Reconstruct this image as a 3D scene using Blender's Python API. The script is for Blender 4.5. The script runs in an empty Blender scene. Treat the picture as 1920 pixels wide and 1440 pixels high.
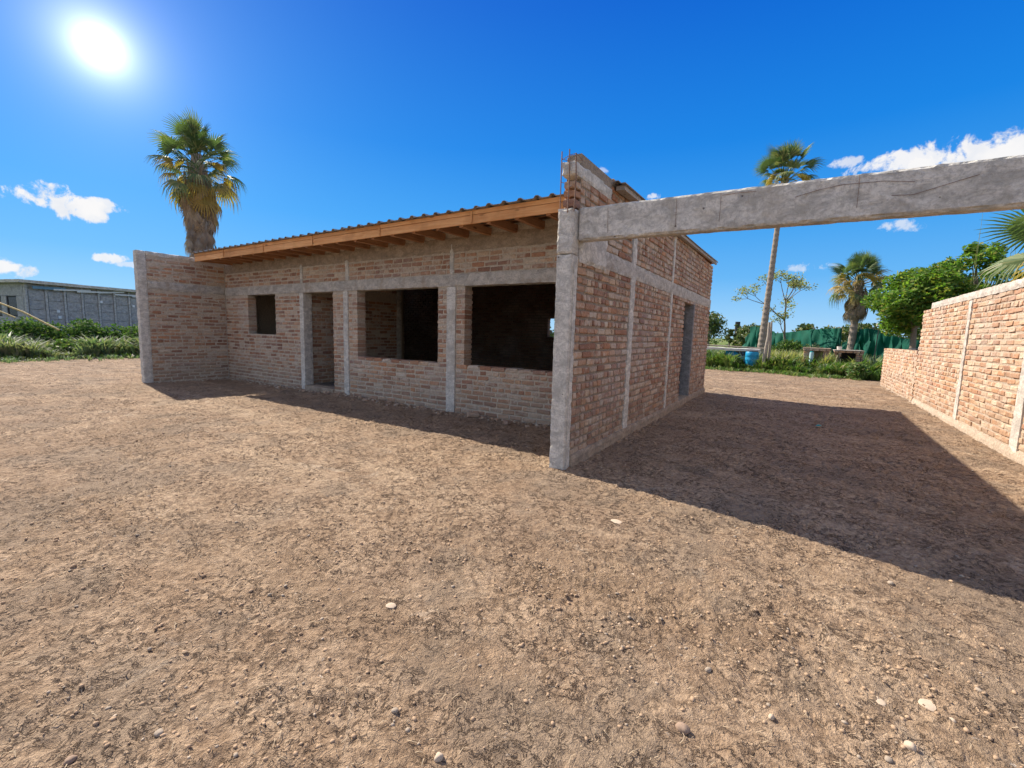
import bpy, math, random
import numpy as np
from mathutils import Vector, Matrix
rad = math.radians
S = bpy.context.scene
C = S.collection
RS = np.random.RandomState(7)
random.seed(5)

# ------------------------------------------------------------------ camera
cam = bpy.data.cameras.new('camera'); co = bpy.data.objects.new('camera', cam); C.objects.link(co)
cam.sensor_width = 36.0; cam.lens = 828.59/1920*36; cam.clip_end = 8000; cam.clip_start = .05
rt = Vector((0.84141531, 0.53969257, 0.0274263)); up = Vector((-0.08505308, 0.08214133, 0.99298478)); fw = Vector((-0.53365368, 0.83784529, -0.11501749))
CAM = Vector((2.008, -4.217, 1.45))
m = Matrix((rt, up, -fw)).transposed().to_4x4(); m.translation = CAM
co.matrix_world = m
S.camera = co
S.view_settings.view_transform = 'Standard'; S.view_settings.look = 'None'
EXPO = 0.9
S.view_settings.exposure = EXPO; S.view_settings.gamma = 1.0; S.view_settings.use_curve_mapping = False
S.render.engine = 'CYCLES'
S.cycles.max_bounces = 6; S.cycles.diffuse_bounces = 3; S.cycles.transparent_max_bounces = 6
S.cycles.use_adaptive_sampling = True; S.cycles.adaptive_threshold = 0.02

# ------------------------------------------------------------------ sun and sky
SUNV = Vector((-1.13, 0.20, 1.0)).normalized()
SUN_EL = math.asin(SUNV.z); SUN_AZ = math.atan2(SUNV.x, SUNV.y)     # azimuth clockwise from +Y
ld = bpy.data.lights.new('sun', 'SUN'); ld.energy = 4.7; ld.angle = rad(.5); ld.color = (1, .91, .78)
lo = bpy.data.objects.new('sun', ld); C.objects.link(lo)
lo.rotation_euler = SUNV.to_track_quat('Z', 'Y').to_euler(); lo.location = (-30, 5, 30)

W = bpy.data.worlds.new('World'); S.world = W; W.use_nodes = True
wt = W.node_tree; wt.nodes.clear()
def azel(a, e):      # a: degrees left of +Y, e: elevation
    a, e = rad(a), rad(e); return Vector((-math.sin(a)*math.cos(e), math.cos(a)*math.cos(e), math.sin(e)))
class G:
    """tiny node builder"""
    def __init__(s, t): s.t = t
    def n(s, ty, **k):
        x = s.t.nodes.new(ty)
        for a, b in k.items(): setattr(x, a, b)
        return x
    def l(s, a, b): s.t.links.new(a, b)
    def put(s, sock, v):
        if isinstance(v, bpy.types.NodeSocket): s.l(v, sock)
        else: sock.default_value = v
    def m(s, op, a, b=0., c=0., clamp=False):
        x = s.n('ShaderNodeMath', operation=op, use_clamp=clamp)
        s.put(x.inputs[0], a); s.put(x.inputs[1], b); s.put(x.inputs[2], c); return x.outputs[0]
    def v(s, op, a, b=(0, 0, 0)):
        x = s.n('ShaderNodeVectorMath', operation=op); s.put(x.inputs[0], a); s.put(x.inputs[1], b)
        return x.outputs['Value'] if op in ('DOT_PRODUCT', 'LENGTH') else x.outputs[0]
    def noise(s, vec, scale, detail=3., rough=.55, dist=0., out=0):
        x = s.n('ShaderNodeTexNoise'); s.put(x.inputs['Vector'], vec)
        x.inputs['Scale'].default_value = scale; x.inputs['Detail'].default_value = detail
        x.inputs['Roughness'].default_value = rough; x.inputs['Distortion'].default_value = dist
        return x.outputs[out]
    def ss(s, v, a, b, lo=0., hi=1.):
        x = s.n('ShaderNodeMapRange', interpolation_type='SMOOTHSTEP')
        s.put(x.inputs[0], v); s.put(x.inputs[1], a); s.put(x.inputs[2], b); s.put(x.inputs[3], lo); s.put(x.inputs[4], hi); return x.outputs[0]
    def mix(s, f, a, b, mode='MIX'):
        x = s.n('ShaderNodeMix', data_type='RGBA', blend_type=mode)
        s.put(x.inputs[0], f); s.put(x.inputs[6], a if isinstance(a, bpy.types.NodeSocket) else (*a, 1)); s.put(x.inputs[7], b if isinstance(b, bpy.types.NodeSocket) else (*b, 1))
        return x.outputs[2]
    def ramp(s, v, stops):
        x = s.n('ShaderNodeValToRGB'); e = x.color_ramp.elements
        while len(e) > 1: e.remove(e[0])
        for i, (p, c) in enumerate(stops):
            q = e[0] if i == 0 else e.new(p)
            q.position = p; q.color = (*c, 1)
        s.put(x.inputs[0], v); return x.outputs[0]

g = G(wt)
sky = g.n('ShaderNodeTexSky', sky_type='NISHITA'); sky.sun_disc = False
sky.sun_elevation = SUN_EL; sky.sun_rotation = SUN_AZ
sky.air_density = 1.0; sky.dust_density = .3; sky.ozone_density = 3.0; sky.altitude = 200
D = g.n('ShaderNodeTexCoord').outputs['Generated']
hs = g.n('ShaderNodeHueSaturation'); hs.inputs['Saturation'].default_value = 1.28; hs.inputs['Hue'].default_value = .492; hs.inputs['Value'].default_value = 1.15
g.l(sky.outputs[0], hs.inputs['Color'])
nish = g.mix(1.0, hs.outputs[0], (.10, .11, .12), 'MULTIPLY')
el = g.n('ShaderNodeSeparateXYZ'); g.l(D, el.inputs[0])
grad = g.ramp(el.outputs[2], [(0., (.44, .72, .98)), (.05, (.30, .61, .96)), (.12, (.135, .47, .93)), (.22, (.05, .36, .89)), (.36, (.008, .235, .80)), (.56, (0., .125, .66)), (1., (0., .09, .52))])
base = g.mix(.05, grad, nish)
# bright aureole round the sun as it stands in the picture
sv = azel(74.0, 23.2)
cs = g.v('DOT_PRODUCT', D, tuple(sv))
ang = g.m('ARCCOSINE', g.m('MINIMUM', cs, .99999))
halo = g.m("DIVIDE", .0013, g.m('ADD', g.m('MULTIPLY', ang, ang), .0006))
halo2 = g.m('MULTIPLY', g.m('EXPONENT', g.m('MULTIPLY', ang, -2.6)), .16)
glow = g.m('MULTIPLY', halo, g.ss(ang, rad(30), rad(8), .35, 1.))
def tocol(v, r, gg, b):
    x = g.n('ShaderNodeCombineColor')
    g.l(g.m('MULTIPLY', v, r), x.inputs[0]); g.l(g.m('MULTIPLY', v, gg), x.inputs[1]); g.l(g.m('MULTIPLY', v, b), x.inputs[2]); return x.outputs[0]
base = g.mix(1.0, base, tocol(glow, 1, .98, .95), 'ADD')
base = g.mix(1.0, base, tocol(halo2, .3, .65, 1.), 'ADD')
# clouds
clouds = [(77.2, 10.3, 3.5, 1.45, .95), (75.0, 10.6, 2.1, .85, .9), (80.9, 4.2, 2.6, .75, .9), (74.2, 6.0, 1.35, .55, .85), (72.9, 5.5, 1.2, .35, .6),
          (-7.5, 16.6, 4.6, 1.3, .9), (-14.5, 16.6, 5.5, 2.0, .95), (-10.5, 15.6, 5.0, 1.6, .95), (-2.8, 17.4, 1.6, .6, .7),
          (-7.9, 11.05, 2.6, .75, .6), (-1.2, 7.75, 2.9, .7, .65), (.3, 7.6, 1.5, .45, .5), (22.2, 19.1, .8, .45, .4), (16.2, 16.2, 1.0, .5, .7),
          ]
n1 = g.noise(D, 17., 7., .62, .5)
n2 = g.noise(D, 55., 5., .62, .3)
nn = g.m('ADD', g.m('MULTIPLY', g.m('SUBTRACT', n1, .5), 4.6), g.m('MULTIPLY', g.m('SUBTRACT', n2, .5), 2.2))
tot = None; shade = None
for a, e, ra, rb, st in clouds:
    c = azel(a, e); t1 = Vector((c.y, -c.x, 0)).normalized(); t2 = t1.cross(c)
    x = g.m('DIVIDE', g.v('DOT_PRODUCT', D, tuple(t1)), rad(ra)); y = g.m('DIVIDE', g.v('DOT_PRODUCT', D, tuple(t2)), rad(rb))
    r2 = g.m('ADD', g.m('MULTIPLY', x, x), g.m('MULTIPLY', y, y))
    f = g.m('GREATER_THAN', g.v('DOT_PRODUCT', D, tuple(c)), .8)
    mm = g.m('MULTIPLY', g.m('MULTIPLY', g.ss(g.m('ADD', g.m('SUBTRACT', 1., r2), nn), .1, .8), st), f)
    tot = mm if tot is None else g.m('MAXIMUM', tot, mm)
# unseen clouds added outside the view to brighten the fill in the shade
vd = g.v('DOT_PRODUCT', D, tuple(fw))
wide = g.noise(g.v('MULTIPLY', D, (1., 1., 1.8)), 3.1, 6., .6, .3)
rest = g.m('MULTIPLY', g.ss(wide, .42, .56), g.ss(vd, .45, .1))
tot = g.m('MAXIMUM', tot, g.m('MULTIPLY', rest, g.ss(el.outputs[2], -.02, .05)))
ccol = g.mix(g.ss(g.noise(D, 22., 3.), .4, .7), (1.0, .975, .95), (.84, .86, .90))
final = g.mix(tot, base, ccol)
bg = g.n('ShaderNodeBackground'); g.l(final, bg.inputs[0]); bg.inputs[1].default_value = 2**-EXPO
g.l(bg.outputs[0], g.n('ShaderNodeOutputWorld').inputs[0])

# ------------------------------------------------------------------ helpers
def tag(o, label=None, cat=None, group=None, kind=None):
    if label: o['label'] = label
    if cat: o['category'] = cat
    if group: o['group'] = group
    if kind: o['kind'] = kind
    return o
def empty(name, loc=(0, 0, 0), label=None, cat=None, group=None, rz=0):
    o = bpy.data.objects.new(name, None); C.objects.link(o); o.location = loc; o.rotation_euler[2] = rz
    o.empty_display_size = .2
    return tag(o, label, cat, group)
def mesh_np(name, V, F, attr=None, smooth=False):
    """V (n,3); F: array (m,k) or list of arrays with equal k; attr: dict name->per face float"""
    Fs = F if isinstance(F, list) else [F]
    me = bpy.data.meshes.new(name)
    V = np.asarray(V, np.float32)
    me.vertices.add(len(V)); me.vertices.foreach_set('co', V.ravel())
    sizes = np.concatenate([np.full(len(f), f.shape[1], np.int32) for f in Fs]); loops = np.concatenate([f.ravel() for f in Fs]).astype(np.int32)
    me.loops.add(len(loops)); me.loops.foreach_set('vertex_index', loops)
    me.polygons.add(len(sizes)); st = np.zeros(len(sizes), np.int32); st[1:] = np.cumsum(sizes)[:-1]
    me.polygons.foreach_set('loop_start', st)
    me.polygons.foreach_set('use_smooth', np.full(len(sizes), smooth, bool))
    if attr:
        for k, a in attr.items():
            at = me.attributes.new(k, 'FLOAT', 'FACE'); at.data.foreach_set('value', np.asarray(a, np.float32))
    me.update(calc_edges=True)
    return me
def link(name, me, mat=None, parent=None, loc=(0, 0, 0), rot=None, sc=None):
    if mat and not me.materials: me.materials.append(mat)
    o = bpy.data.objects.new(name, me); C.objects.link(o)
    if parent: o.parent = parent
    o.location = loc
    if rot: o.rotation_euler = rot
    if sc: o.scale = sc
    return o
class MB:
    def __init__(s): s.V = []; s.F = {}; s.A = {}; s.n = 0
    def add(s, V, F, a=0.):
        V = np.asarray(V, float)
        for f in (F if isinstance(F, list) else [F]):
            f = np.asarray(f, int); k = f.shape[1]
            s.F.setdefault(k, []).append(f+s.n); s.A.setdefault(k, []).append(np.full(len(f), a))
        s.V.append(V); s.n += len(V)
    def box(s, a, b, M=None, val=0.):
        x0, y0, z0 = a; x1, y1, z1 = b
        V = np.array([(x0,y0,z0),(x1,y0,z0),(x1,y1,z0),(x0,y1,z0),(x0,y0,z1),(x1,y0,z1),(x1,y1,z1),(x0,y1,z1)], float)
        if M is not None: V = np.array([M @ Vector(v) for v in V])
        s.add(V, np.array([(3,2,1,0),(4,5,6,7),(0,1,5,4),(1,2,6,5),(2,3,7,6),(3,0,4,7)]), val)
    def tube(s, pts, rads, n=8, val=0., caps=True):
        pts = [Vector(p) for p in pts]; rings = []; prev = None
        for i, p in enumerate(pts):
            d = (pts[min(i+1, len(pts)-1)]-pts[max(i-1, 0)]).normalized()
            ref = Vector((0, 0, 1)) if abs(d.z) < .9 else Vector((1, 0, 0))
            if prev is not None and (prev-d*prev.dot(d)).length > .1: a = (prev-d*prev.dot(d)).normalized()
            else: a = d.cross(ref).normalized()
            b = d.cross(a); prev = a
            r = rads[i] if hasattr(rads, '__len__') else rads
            for k in range(n):
                t = 2*math.pi*k/n; rings.append(p+a*math.cos(t)*r+b*math.sin(t)*r)
        F = [(i*n+k, i*n+(k+1) % n, (i+1)*n+(k+1) % n, (i+1)*n+k) for i in range(len(pts)-1) for k in range(n)]
        V = [tuple(v) for v in rings]; s.add(V, np.array(F), val)
        if caps:
            e = len(pts)-1; V2 = [tuple(pts[0]), tuple(pts[e])]+V[:n]+V[e*n:e*n+n]
            T = [(0, 2+(k+1) % n, 2+k) for k in range(n)]+[(1, 2+n+k, 2+n+(k+1) % n) for k in range(n)]
            s.add(V2, np.array(T), val)
    def build(s, name, mat, parent=None, smooth=False, attr='rnd', **k):
        ks = sorted(s.F); me = mesh_np(name, np.concatenate(s.V), [np.concatenate(s.F[q]) for q in ks], {attr: np.concatenate([np.concatenate(s.A[q]) for q in ks])}, smooth)
        return link(name, me, mat, parent, **k)

# gradient noise
_P = RS.permutation(65536).astype(np.int64)
_GA = RS.rand(65536)*2*np.pi
def pnoise(x, y, seed=0):
    xi = np.floor(x).astype(np.int64); yi = np.floor(y).astype(np.int64); fx = x-xi; fy = y-yi
    u = fx*fx*fx*(fx*(fx*6-15)+10); v = fy*fy*fy*(fy*(fy*6-15)+10)
    def gr(ix, iy, dx, dy):
        h = _P[(_P[(ix+seed*131) & 65535]+iy) & 65535]; a = _GA[h]; return np.cos(a)*dx+np.sin(a)*dy
    a = gr(xi, yi, fx, fy); b = gr(xi+1, yi, fx-1, fy); c = gr(xi, yi+1, fx, fy-1); d = gr(xi+1, yi+1, fx-1, fy-1)
    return (a+(b-a)*u)+((c+(d-c)*u)-(a+(b-a)*u))*v
def vnoise3(P, sc, seed=0):      # cheap 3d noise from three planes
    P = np.asarray(P)*sc
    return (pnoise(P[:, 0]+P[:, 2]*.37, P[:, 1]-P[:, 2]*.71, seed)+pnoise(P[:, 1]+7.3, P[:, 2]+P[:, 0]*.43, seed+1)+pnoise(P[:, 2]-3.1, P[:, 0]+P[:, 1]*.29, seed+2))/1.7

def rough_box(name, a, b, mat, parent=None, seg=.05, amp=.003, chip=.008, seed=1, val=0., taper=None):
    a = np.array(a, float); b = np.array(b, float); d = b-a
    N = np.clip(np.round(d/seg), 1, 220).astype(int)
    idx = {}; V = []; F = []
    def vid(i, j, k):
        q = (i, j, k)
        if q not in idx: idx[q] = len(V); V.append((i/N[0], j/N[1], k/N[2]))
        return idx[q]
    nx, ny, nz = N
    for i in range(nx):
        for j in range(ny):
            F.append((vid(i,j,0), vid(i,j+1,0), vid(i+1,j+1,0), vid(i+1,j,0))); F.append((vid(i,j,nz), vid(i+1,j,nz), vid(i+1,j+1,nz), vid(i,j+1,nz)))
    for i in range(nx):
        for k in range(nz):
            F.append((vid(i,0,k), vid(i+1,0,k), vid(i+1,0,k+1), vid(i,0,k+1))); F.append((vid(i,ny,k), vid(i,ny,k+1), vid(i+1,ny,k+1), vid(i+1,ny,k)))
    for j in range(ny):
        for k in range(nz):
            F.append((vid(0,j,k), vid(0,j,k+1), vid(0,j+1,k+1), vid(0,j+1,k))); F.append((vid(nx,j,k), vid(nx,j+1,k), vid(nx,j+1,k+1), vid(nx,j,k+1)))
    V = np.array(V); P = a+V*d
    out = np.where(V < 1e-6, -1., 0)+np.where(V > 1-1e-6, 1., 0)
    nf = np.abs(out).sum(1)
    nse = vnoise3(P, 9., seed)*.6+vnoise3(P, 25., seed+5)*.4
    P = P+out*(nse*amp)[:, None]
    e = nf > 1
    ch = (.35+np.clip(vnoise3(P, 14., seed+9)+.25, 0, 1.3)*1.6)*chip
    P[e] -= out[e]*ch[e][:, None]
    if taper: P = taper(P)
    me = mesh_np(name, P, np.array(F), {'rnd': np.full(len(F), val)})
    return link(name, me, mat, parent)

# ------------------------------------------------------------------ materials
def newmat(name):
    m = bpy.data.materials.new(name); m.use_nodes = True; t = m.node_tree; t.nodes.clear(); g = G(t)
    out = g.n('ShaderNodeOutputMaterial'); b = g.n('ShaderNodeBsdfPrincipled'); g.l(b.outputs[0], out.inputs[0])
    b.inputs['Roughness'].default_value = .9; b.inputs['Specular IOR Level'].default_value = .25
    return m, g, b, out
def pos(g): return g.n('ShaderNodeNewGeometry').outputs['Position']
def rnd(g):
    a = g.n('ShaderNodeAttribute', attribute_name='rnd').outputs['Fac']; o = g.n('ShaderNodeObjectInfo').outputs['Random']
    return g.m('FRACT', g.m('ADD', a, o))
def bump(g, b, h, st=.5, dist=.01):
    x = g.n('ShaderNodeBump'); x.inputs['Strength'].default_value = st; x.inputs['Distance'].default_value = dist
    g.put(x.inputs['Height'], h); g.l(x.outputs[0], b.inputs['Normal'])

MORT = (.54, .465, .36)
def brick_mat(name, stops, mortar, dirt=.5, tone=1.0, pale=.45):
    m, g, b, _ = newmat(name); p = pos(g); r = rnd(g)
    c = g.ramp(r, stops)
    r2 = g.m('FRACT', g.m('MULTIPLY', r, 17.31))
    pv = g.v('ADD', p, g.n('ShaderNodeCombineXYZ').outputs[0])
    n = g.noise(p, 38., 5., .65)
    c = g.mix(g.ss(n, .35, .75), c, g.mix(.55, c, (.16, .075, .05)))
    fl = g.noise(p, 90., 3., .6)
    c = g.mix(g.ss(fl, .58, .72, 0., .7), c, (.50, .36, .25))
    # lime and mortar smeared over the faces
    sm = g.noise(p, 6.5, 5., .68, .4)
    sm2 = g.m('ADD', sm, g.m('MULTIPLY', g.m('SUBTRACT', r2, .5), .22))
    c = g.mix(g.ss(sm2, .50, .66, 0., pale), c, mortar)
    big = g.noise(p, .55, 3., .6)
    c = g.mix(g.ss(big, .48, .68, 0., .5), c, g.mix(.6, c, (.40, .36, .33)))
    z = g.n('ShaderNodeSeparateXYZ'); g.l(p, z.inputs[0])
    low = g.m('ADD', z.outputs[2], g.m('MULTIPLY', g.m('SUBTRACT', sm, .5), 1.4))
    c = g.mix(g.ss(low, .1, .75, dirt, 0.), c, (.27, .20, .14))
    dk = g.noise(g.v('MULTIPLY', p, (1., 1., .35)), 2.2, 4., .7)
    c = g.mix(g.ss(dk, .55, .75, 0., .5), c, g.mix(.6, c, (.10, .08, .07)))
    g.put(b.inputs['Base Color'], c)
    h = g.m('ADD', g.m('MULTIPLY', n, 1.), g.m('MULTIPLY', g.noise(p, 120., 4., .7), .5))
    bump(g, b, h, .8, .008)
    return m
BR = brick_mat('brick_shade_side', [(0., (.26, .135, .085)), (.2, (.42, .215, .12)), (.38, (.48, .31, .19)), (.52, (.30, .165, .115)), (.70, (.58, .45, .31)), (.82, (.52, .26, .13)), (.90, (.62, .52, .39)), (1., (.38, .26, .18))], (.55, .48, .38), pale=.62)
BRI = brick_mat('brick_inside_painted_shade', [(0., (.07, .04, .03)), (.5, (.12, .075, .05)), (1., (.15, .10, .07))], (.13, .11, .09), pale=.4)  # same house brick, with the indoor shade painted into its colours
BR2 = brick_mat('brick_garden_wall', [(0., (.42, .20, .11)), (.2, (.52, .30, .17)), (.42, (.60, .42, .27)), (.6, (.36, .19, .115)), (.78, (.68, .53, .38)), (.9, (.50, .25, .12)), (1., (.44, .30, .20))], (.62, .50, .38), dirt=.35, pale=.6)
def mortar_mat(name, col):
    m, g, b, _ = newmat(name); p = pos(g)
    n = g.noise(p, 30., 5., .7); n2 = g.noise(p, 3., 4., .6)
    c = g.mix(g.ss(n, .3, .7), tuple(x*.72 for x in col), tuple(x*1.15 for x in col))
    c = g.mix(g.ss(n2, .5, .7, 0., .6), c, tuple(x*.8 for x in col))
    g.put(b.inputs['Base Color'], c); bump(g, b, g.m('ADD', n, g.noise(p, 110., 3., .7)), 1., .012); return m
MO = mortar_mat('mortar', MORT); MO2 = mortar_mat('mortar_pale', (.52, .41, .31)); MOI = mortar_mat('mortar_inside_painted_shade', (.13, .11, .085)); MOS = mortar_mat('mortar_side', (.34, .28, .21))  # MOI: mortar darkened so the shade of the rooms sits in its colour
def conc_mat(name, col, board=1., stain=(.24, .19, .14)):
    m, g, b, _ = newmat(name); p = pos(g)
    n = g.noise(g.v('MULTIPLY', p, (1., 1., 1.6)), 6.5, 7., .72, .6); f = g.noise(p, 45., 5., .7)
    c = g.mix(g.ss(n, .36, .64), tuple(x*.70 for x in col), tuple(x*1.18 for x in col))
    c = g.mix(g.ss(f, .42, .68, 0., .6), c, tuple(x*.5 for x in col))
    st = g.noise(g.v('MULTIPLY', p, (1.5, 1.5, .5)), 2.6, 5., .7)
    c = g.mix(g.ss(st, .52, .7, 0., .65), c, stain)
    # air holes left by the boards
    vo = g.n('ShaderNodeTexVoronoi'); g.l(p, vo.inputs['Vector']); vo.inputs['Scale'].default_value = 9.
    hole = g.m('MULTIPLY', g.ss(vo.outputs['Distance'], .07, .12, 1., 0.), g.m('GREATER_THAN', g.n('ShaderNodeSeparateColor').outputs[0], 2.))
    sepc = g.n('ShaderNodeSeparateColor'); g.l(vo.outputs['Color'], sepc.inputs[0])
    hole = g.m('MULTIPLY', g.ss(vo.outputs['Distance'], .05, .10, 1., 0.), g.m('GREATER_THAN', sepc.outputs[0], .62))
    # hair cracks
    dv = g.v('ADD', p, g.v('MULTIPLY', g.noise(p, 4., 4., .6, out=1), (.18, .18, .18)))
    vc = g.n('ShaderNodeTexVoronoi', feature='DISTANCE_TO_EDGE'); g.l(dv, vc.inputs['Vector']); vc.inputs['Scale'].default_value = 2.3
    crack = g.m('MULTIPLY', g.ss(vc.outputs['Distance'], .003, .011, 1., 0.), g.ss(g.noise(p, 2.1, 2.), .52, .62))
    k = g.m('MAXIMUM', hole, g.m('MULTIPLY', crack, .0))
    c = g.mix(g.m('MULTIPLY', k, .75), c, (.10, .08, .065))
    g.put(b.inputs['Base Color'], c)
    h = g.m('SUBTRACT', g.m('ADD', g.m('MULTIPLY', f, .7), n), g.m('MULTIPLY', k, 1.4))
    bump(g, b, h, .8, .012); return m
CO = conc_mat('concrete', (.62, .59, .515), stain=(.38, .34, .27)); CO2 = conc_mat('concrete_wall_cap', (.58, .51, .44), stain=(.42, .34, .27)); COB = conc_mat('concrete_beam', (.58, .555, .49), stain=(.40, .36, .29))
PLAS = conc_mat('rough_plaster', (.36, .29, .215), stain=(.20, .15, .11))
COF = conc_mat('concrete_blue_grey', (.43, .43, .425), stain=(.22, .21, .20))
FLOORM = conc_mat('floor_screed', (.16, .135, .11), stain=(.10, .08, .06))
COP = conc_mat('concrete_pier_grey', (.50, .495, .48), stain=(.38, .37, .35))
COR = conc_mat('concrete_ring_beam', (.50, .465, .40), stain=(.31, .245, .18))
COJ = conc_mat('concrete_jamb', (.26, .26, .25), stain=(.18, .17, .15))
def simple(name, col, rough=.8, var=.25, sc=8., metal=0., b_st=.3):
    m, g, b, _ = newmat(name); p = pos(g); n = g.noise(p, sc, 5., .65)
    r = rnd(g)
    c = g.mix(n, tuple(x*(1-var) for x in col), tuple(min(1, x*(1+var)) for x in col))
    c = g.mix(g.m('MULTIPLY', r, .35), c, tuple(x*.7 for x in col))
    g.put(b.inputs['Base Color'], c); b.inputs['Roughness'].default_value = rough; b.inputs['Metallic'].default_value = metal
    bump(g, b, n, b_st, .01); return m
def wood_mat(name, c1, c2, axis=0, sc=1.):
    m, g, b, _ = newmat(name); tc = g.n('ShaderNodeTexCoord').outputs['Object']; r = rnd(g)
    s = [26., 26., 26.]; s[axis] = 1.4
    off = g.n('ShaderNodeCombineXYZ'); g.l(g.m('MULTIPLY', r, 13.), off.inputs[0]); g.l(g.m('MULTIPLY', r, 7.), off.inputs[1])
    p = g.v('ADD', g.v('MULTIPLY', tc, tuple(x*sc for x in s)), off.outputs[0])
    n = g.noise(p, 1., 5., .6, 1.2)
    c = g.mix(g.ss(n, .3, .7), c1, c2)
    q = [6., 6., 6.]; q[axis] = 2.
    vo = g.n('ShaderNodeTexVoronoi'); g.l(g.v('ADD', g.v('MULTIPLY', tc, tuple(q)), off.outputs[0]), vo.inputs['Vector']); vo.inputs['Scale'].default_value = 1.
    c = g.mix(g.ss(vo.outputs['Distance'], .07, .13, .85, 0.), c, tuple(x*.3 for x in c1))
    c = g.mix(g.ss(g.noise(tc, 3., 3.), .5, .7, 0., .45), c, tuple(x*.6 for x in c1))
    c = g.mix(g.m('MULTIPLY', g.m('FRACT', g.m('MULTIPLY', r, 5.7)), .45), c, tuple(x*.62 for x in c1))
    g.put(b.inputs['Base Color'], c); b.inputs['Roughness'].default_value = .7
    bump(g, b, n, .35, .004); return m
WOOD = wood_mat('pine_board', (.70, .31, .105), (.88, .50, .22)); WOODR = wood_mat('pine_rafter', (.34, .16, .075), (.48, .25, .12), 1)
WOODG = wood_mat('weathered_wood', (.30, .26, .21), (.42, .37, .31), 2); WOODY = wood_mat('yellow_bamboo', (.5, .37, .14), (.66, .52, .24), 2)
ROOF = simple('galvanised_sheet', (.30, .29, .27), .55, .35, 4., .3); STEEL = simple('rusty_bar', (.20, .12, .085), .7)
def leaf_mat(name, stops, trans=.35, rough=.55):
    m, g, b, out = newmat(name); p = pos(g); r = rnd(g)
    c = g.ramp(g.m('FRACT', g.m('ADD', r, g.m('MULTIPLY', g.noise(p, 2.5, 2.), .35))), stops)
    g.put(b.inputs['Base Color'], c); b.inputs['Roughness'].default_value = rough; b.inputs['Specular IOR Level'].default_value = .35
    tr = g.n('ShaderNodeBsdfTranslucent'); g.put(tr.inputs[0], g.mix(1., c, (1.3, 1.5, .7), 'MULTIPLY'))
    mx = g.n('ShaderNodeMixShader'); mx.inputs[0].default_value = trans
    g.l(b.outputs[0], mx.inputs[1]); g.l(tr.outputs[0], mx.inputs[2]); g.l(mx.outputs[0], out.inputs[0]); return m
PALM = leaf_mat('palm_green', [(0., (.075, .125, .05)), (.5, (.11, .165, .07)), (.8, (.16, .205, .085)), (1., (.28, .27, .13))], .3)
PALMY = leaf_mat('palm_yellowing', [(0., (.30, .25, .07)), (1., (.42, .28, .09))])
DEAD = leaf_mat('palm_dead_thatch', [(0., (.17, .115, .07)), (.4, (.33, .25, .16)), (.7, (.27, .22, .17)), (1., (.40, .31, .20))], .15, .9)
DEADG = leaf_mat('palm_old_thatch', [(0., (.17, .15, .13)), (.5, (.28, .25, .21)), (1., (.22, .16, .11))], .1, .9)
WEED = leaf_mat('weed_green', [(0., (.065, .13, .03)), (.35, (.11, .19, .045)), (.6, (.085, .16, .06)), (.82, (.19, .24, .07)), (1., (.30, .27, .14))], .35)
WEEDB = leaf_mat('weed_grey_green', [(0., (.11, .17, .10)), (.5, (.15, .21, .12)), (.8, (.2, .22, .13)), (1., (.3, .27, .19))], .35)
GRASSB = leaf_mat('grass_bright', [(0., (.13, .24, .03)), (.5, (.19, .30, .04)), (1., (.25, .32, .06))], .4)
BUSH = leaf_mat('bush_dark', [(0., (.03, .07, .02)), (.5, (.055, .115, .03)), (.85, (.11, .18, .045)), (1., (.19, .23, .06))], .35, .8)
TREE = leaf_mat('tree_green', [(0., (.06, .13, .025)), (.5, (.11, .20, .035)), (.8, (.17, .25, .045)), (1., (.33, .28, .06))], .5, .75)
SPARSE = leaf_mat('sparse_leaves', [(0., (.2, .24, .09)), (.6, (.3, .31, .13)), (1., (.42, .34, .14))], .4)
FAR = leaf_mat('far_foliage', [(0., (.06, .10, .045)), (.5, (.09, .14, .05)), (.8, (.16, .18, .06)), (1., (.25, .2, .08))], .25)
BARK = simple('bark', (.23, .19, .15), .95, .4, 20.); PBARK = simple('palm_bark', (.30, .25, .20), .95, .45, 14.)
NET = leaf_mat('green_net', [(0., (.005, .13, .085)), (.5, (.008, .20, .135)), (1., (.004, .09, .06))], .35, .8)
BLUE = simple('blue_plastic', (.02, .30, .55), .4, .3, 5.); WHITE = simple('white_paint', (.72, .68, .62), .8, .2, 6.); DARK = simple('dark_iron', (.03, .03, .032), .6)
TEAL = simple('teal_plastic', (.04, .33, .33), .5); PIPE = simple('pale_blue_pipe', (.42, .62, .66), .5, .1)

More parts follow.
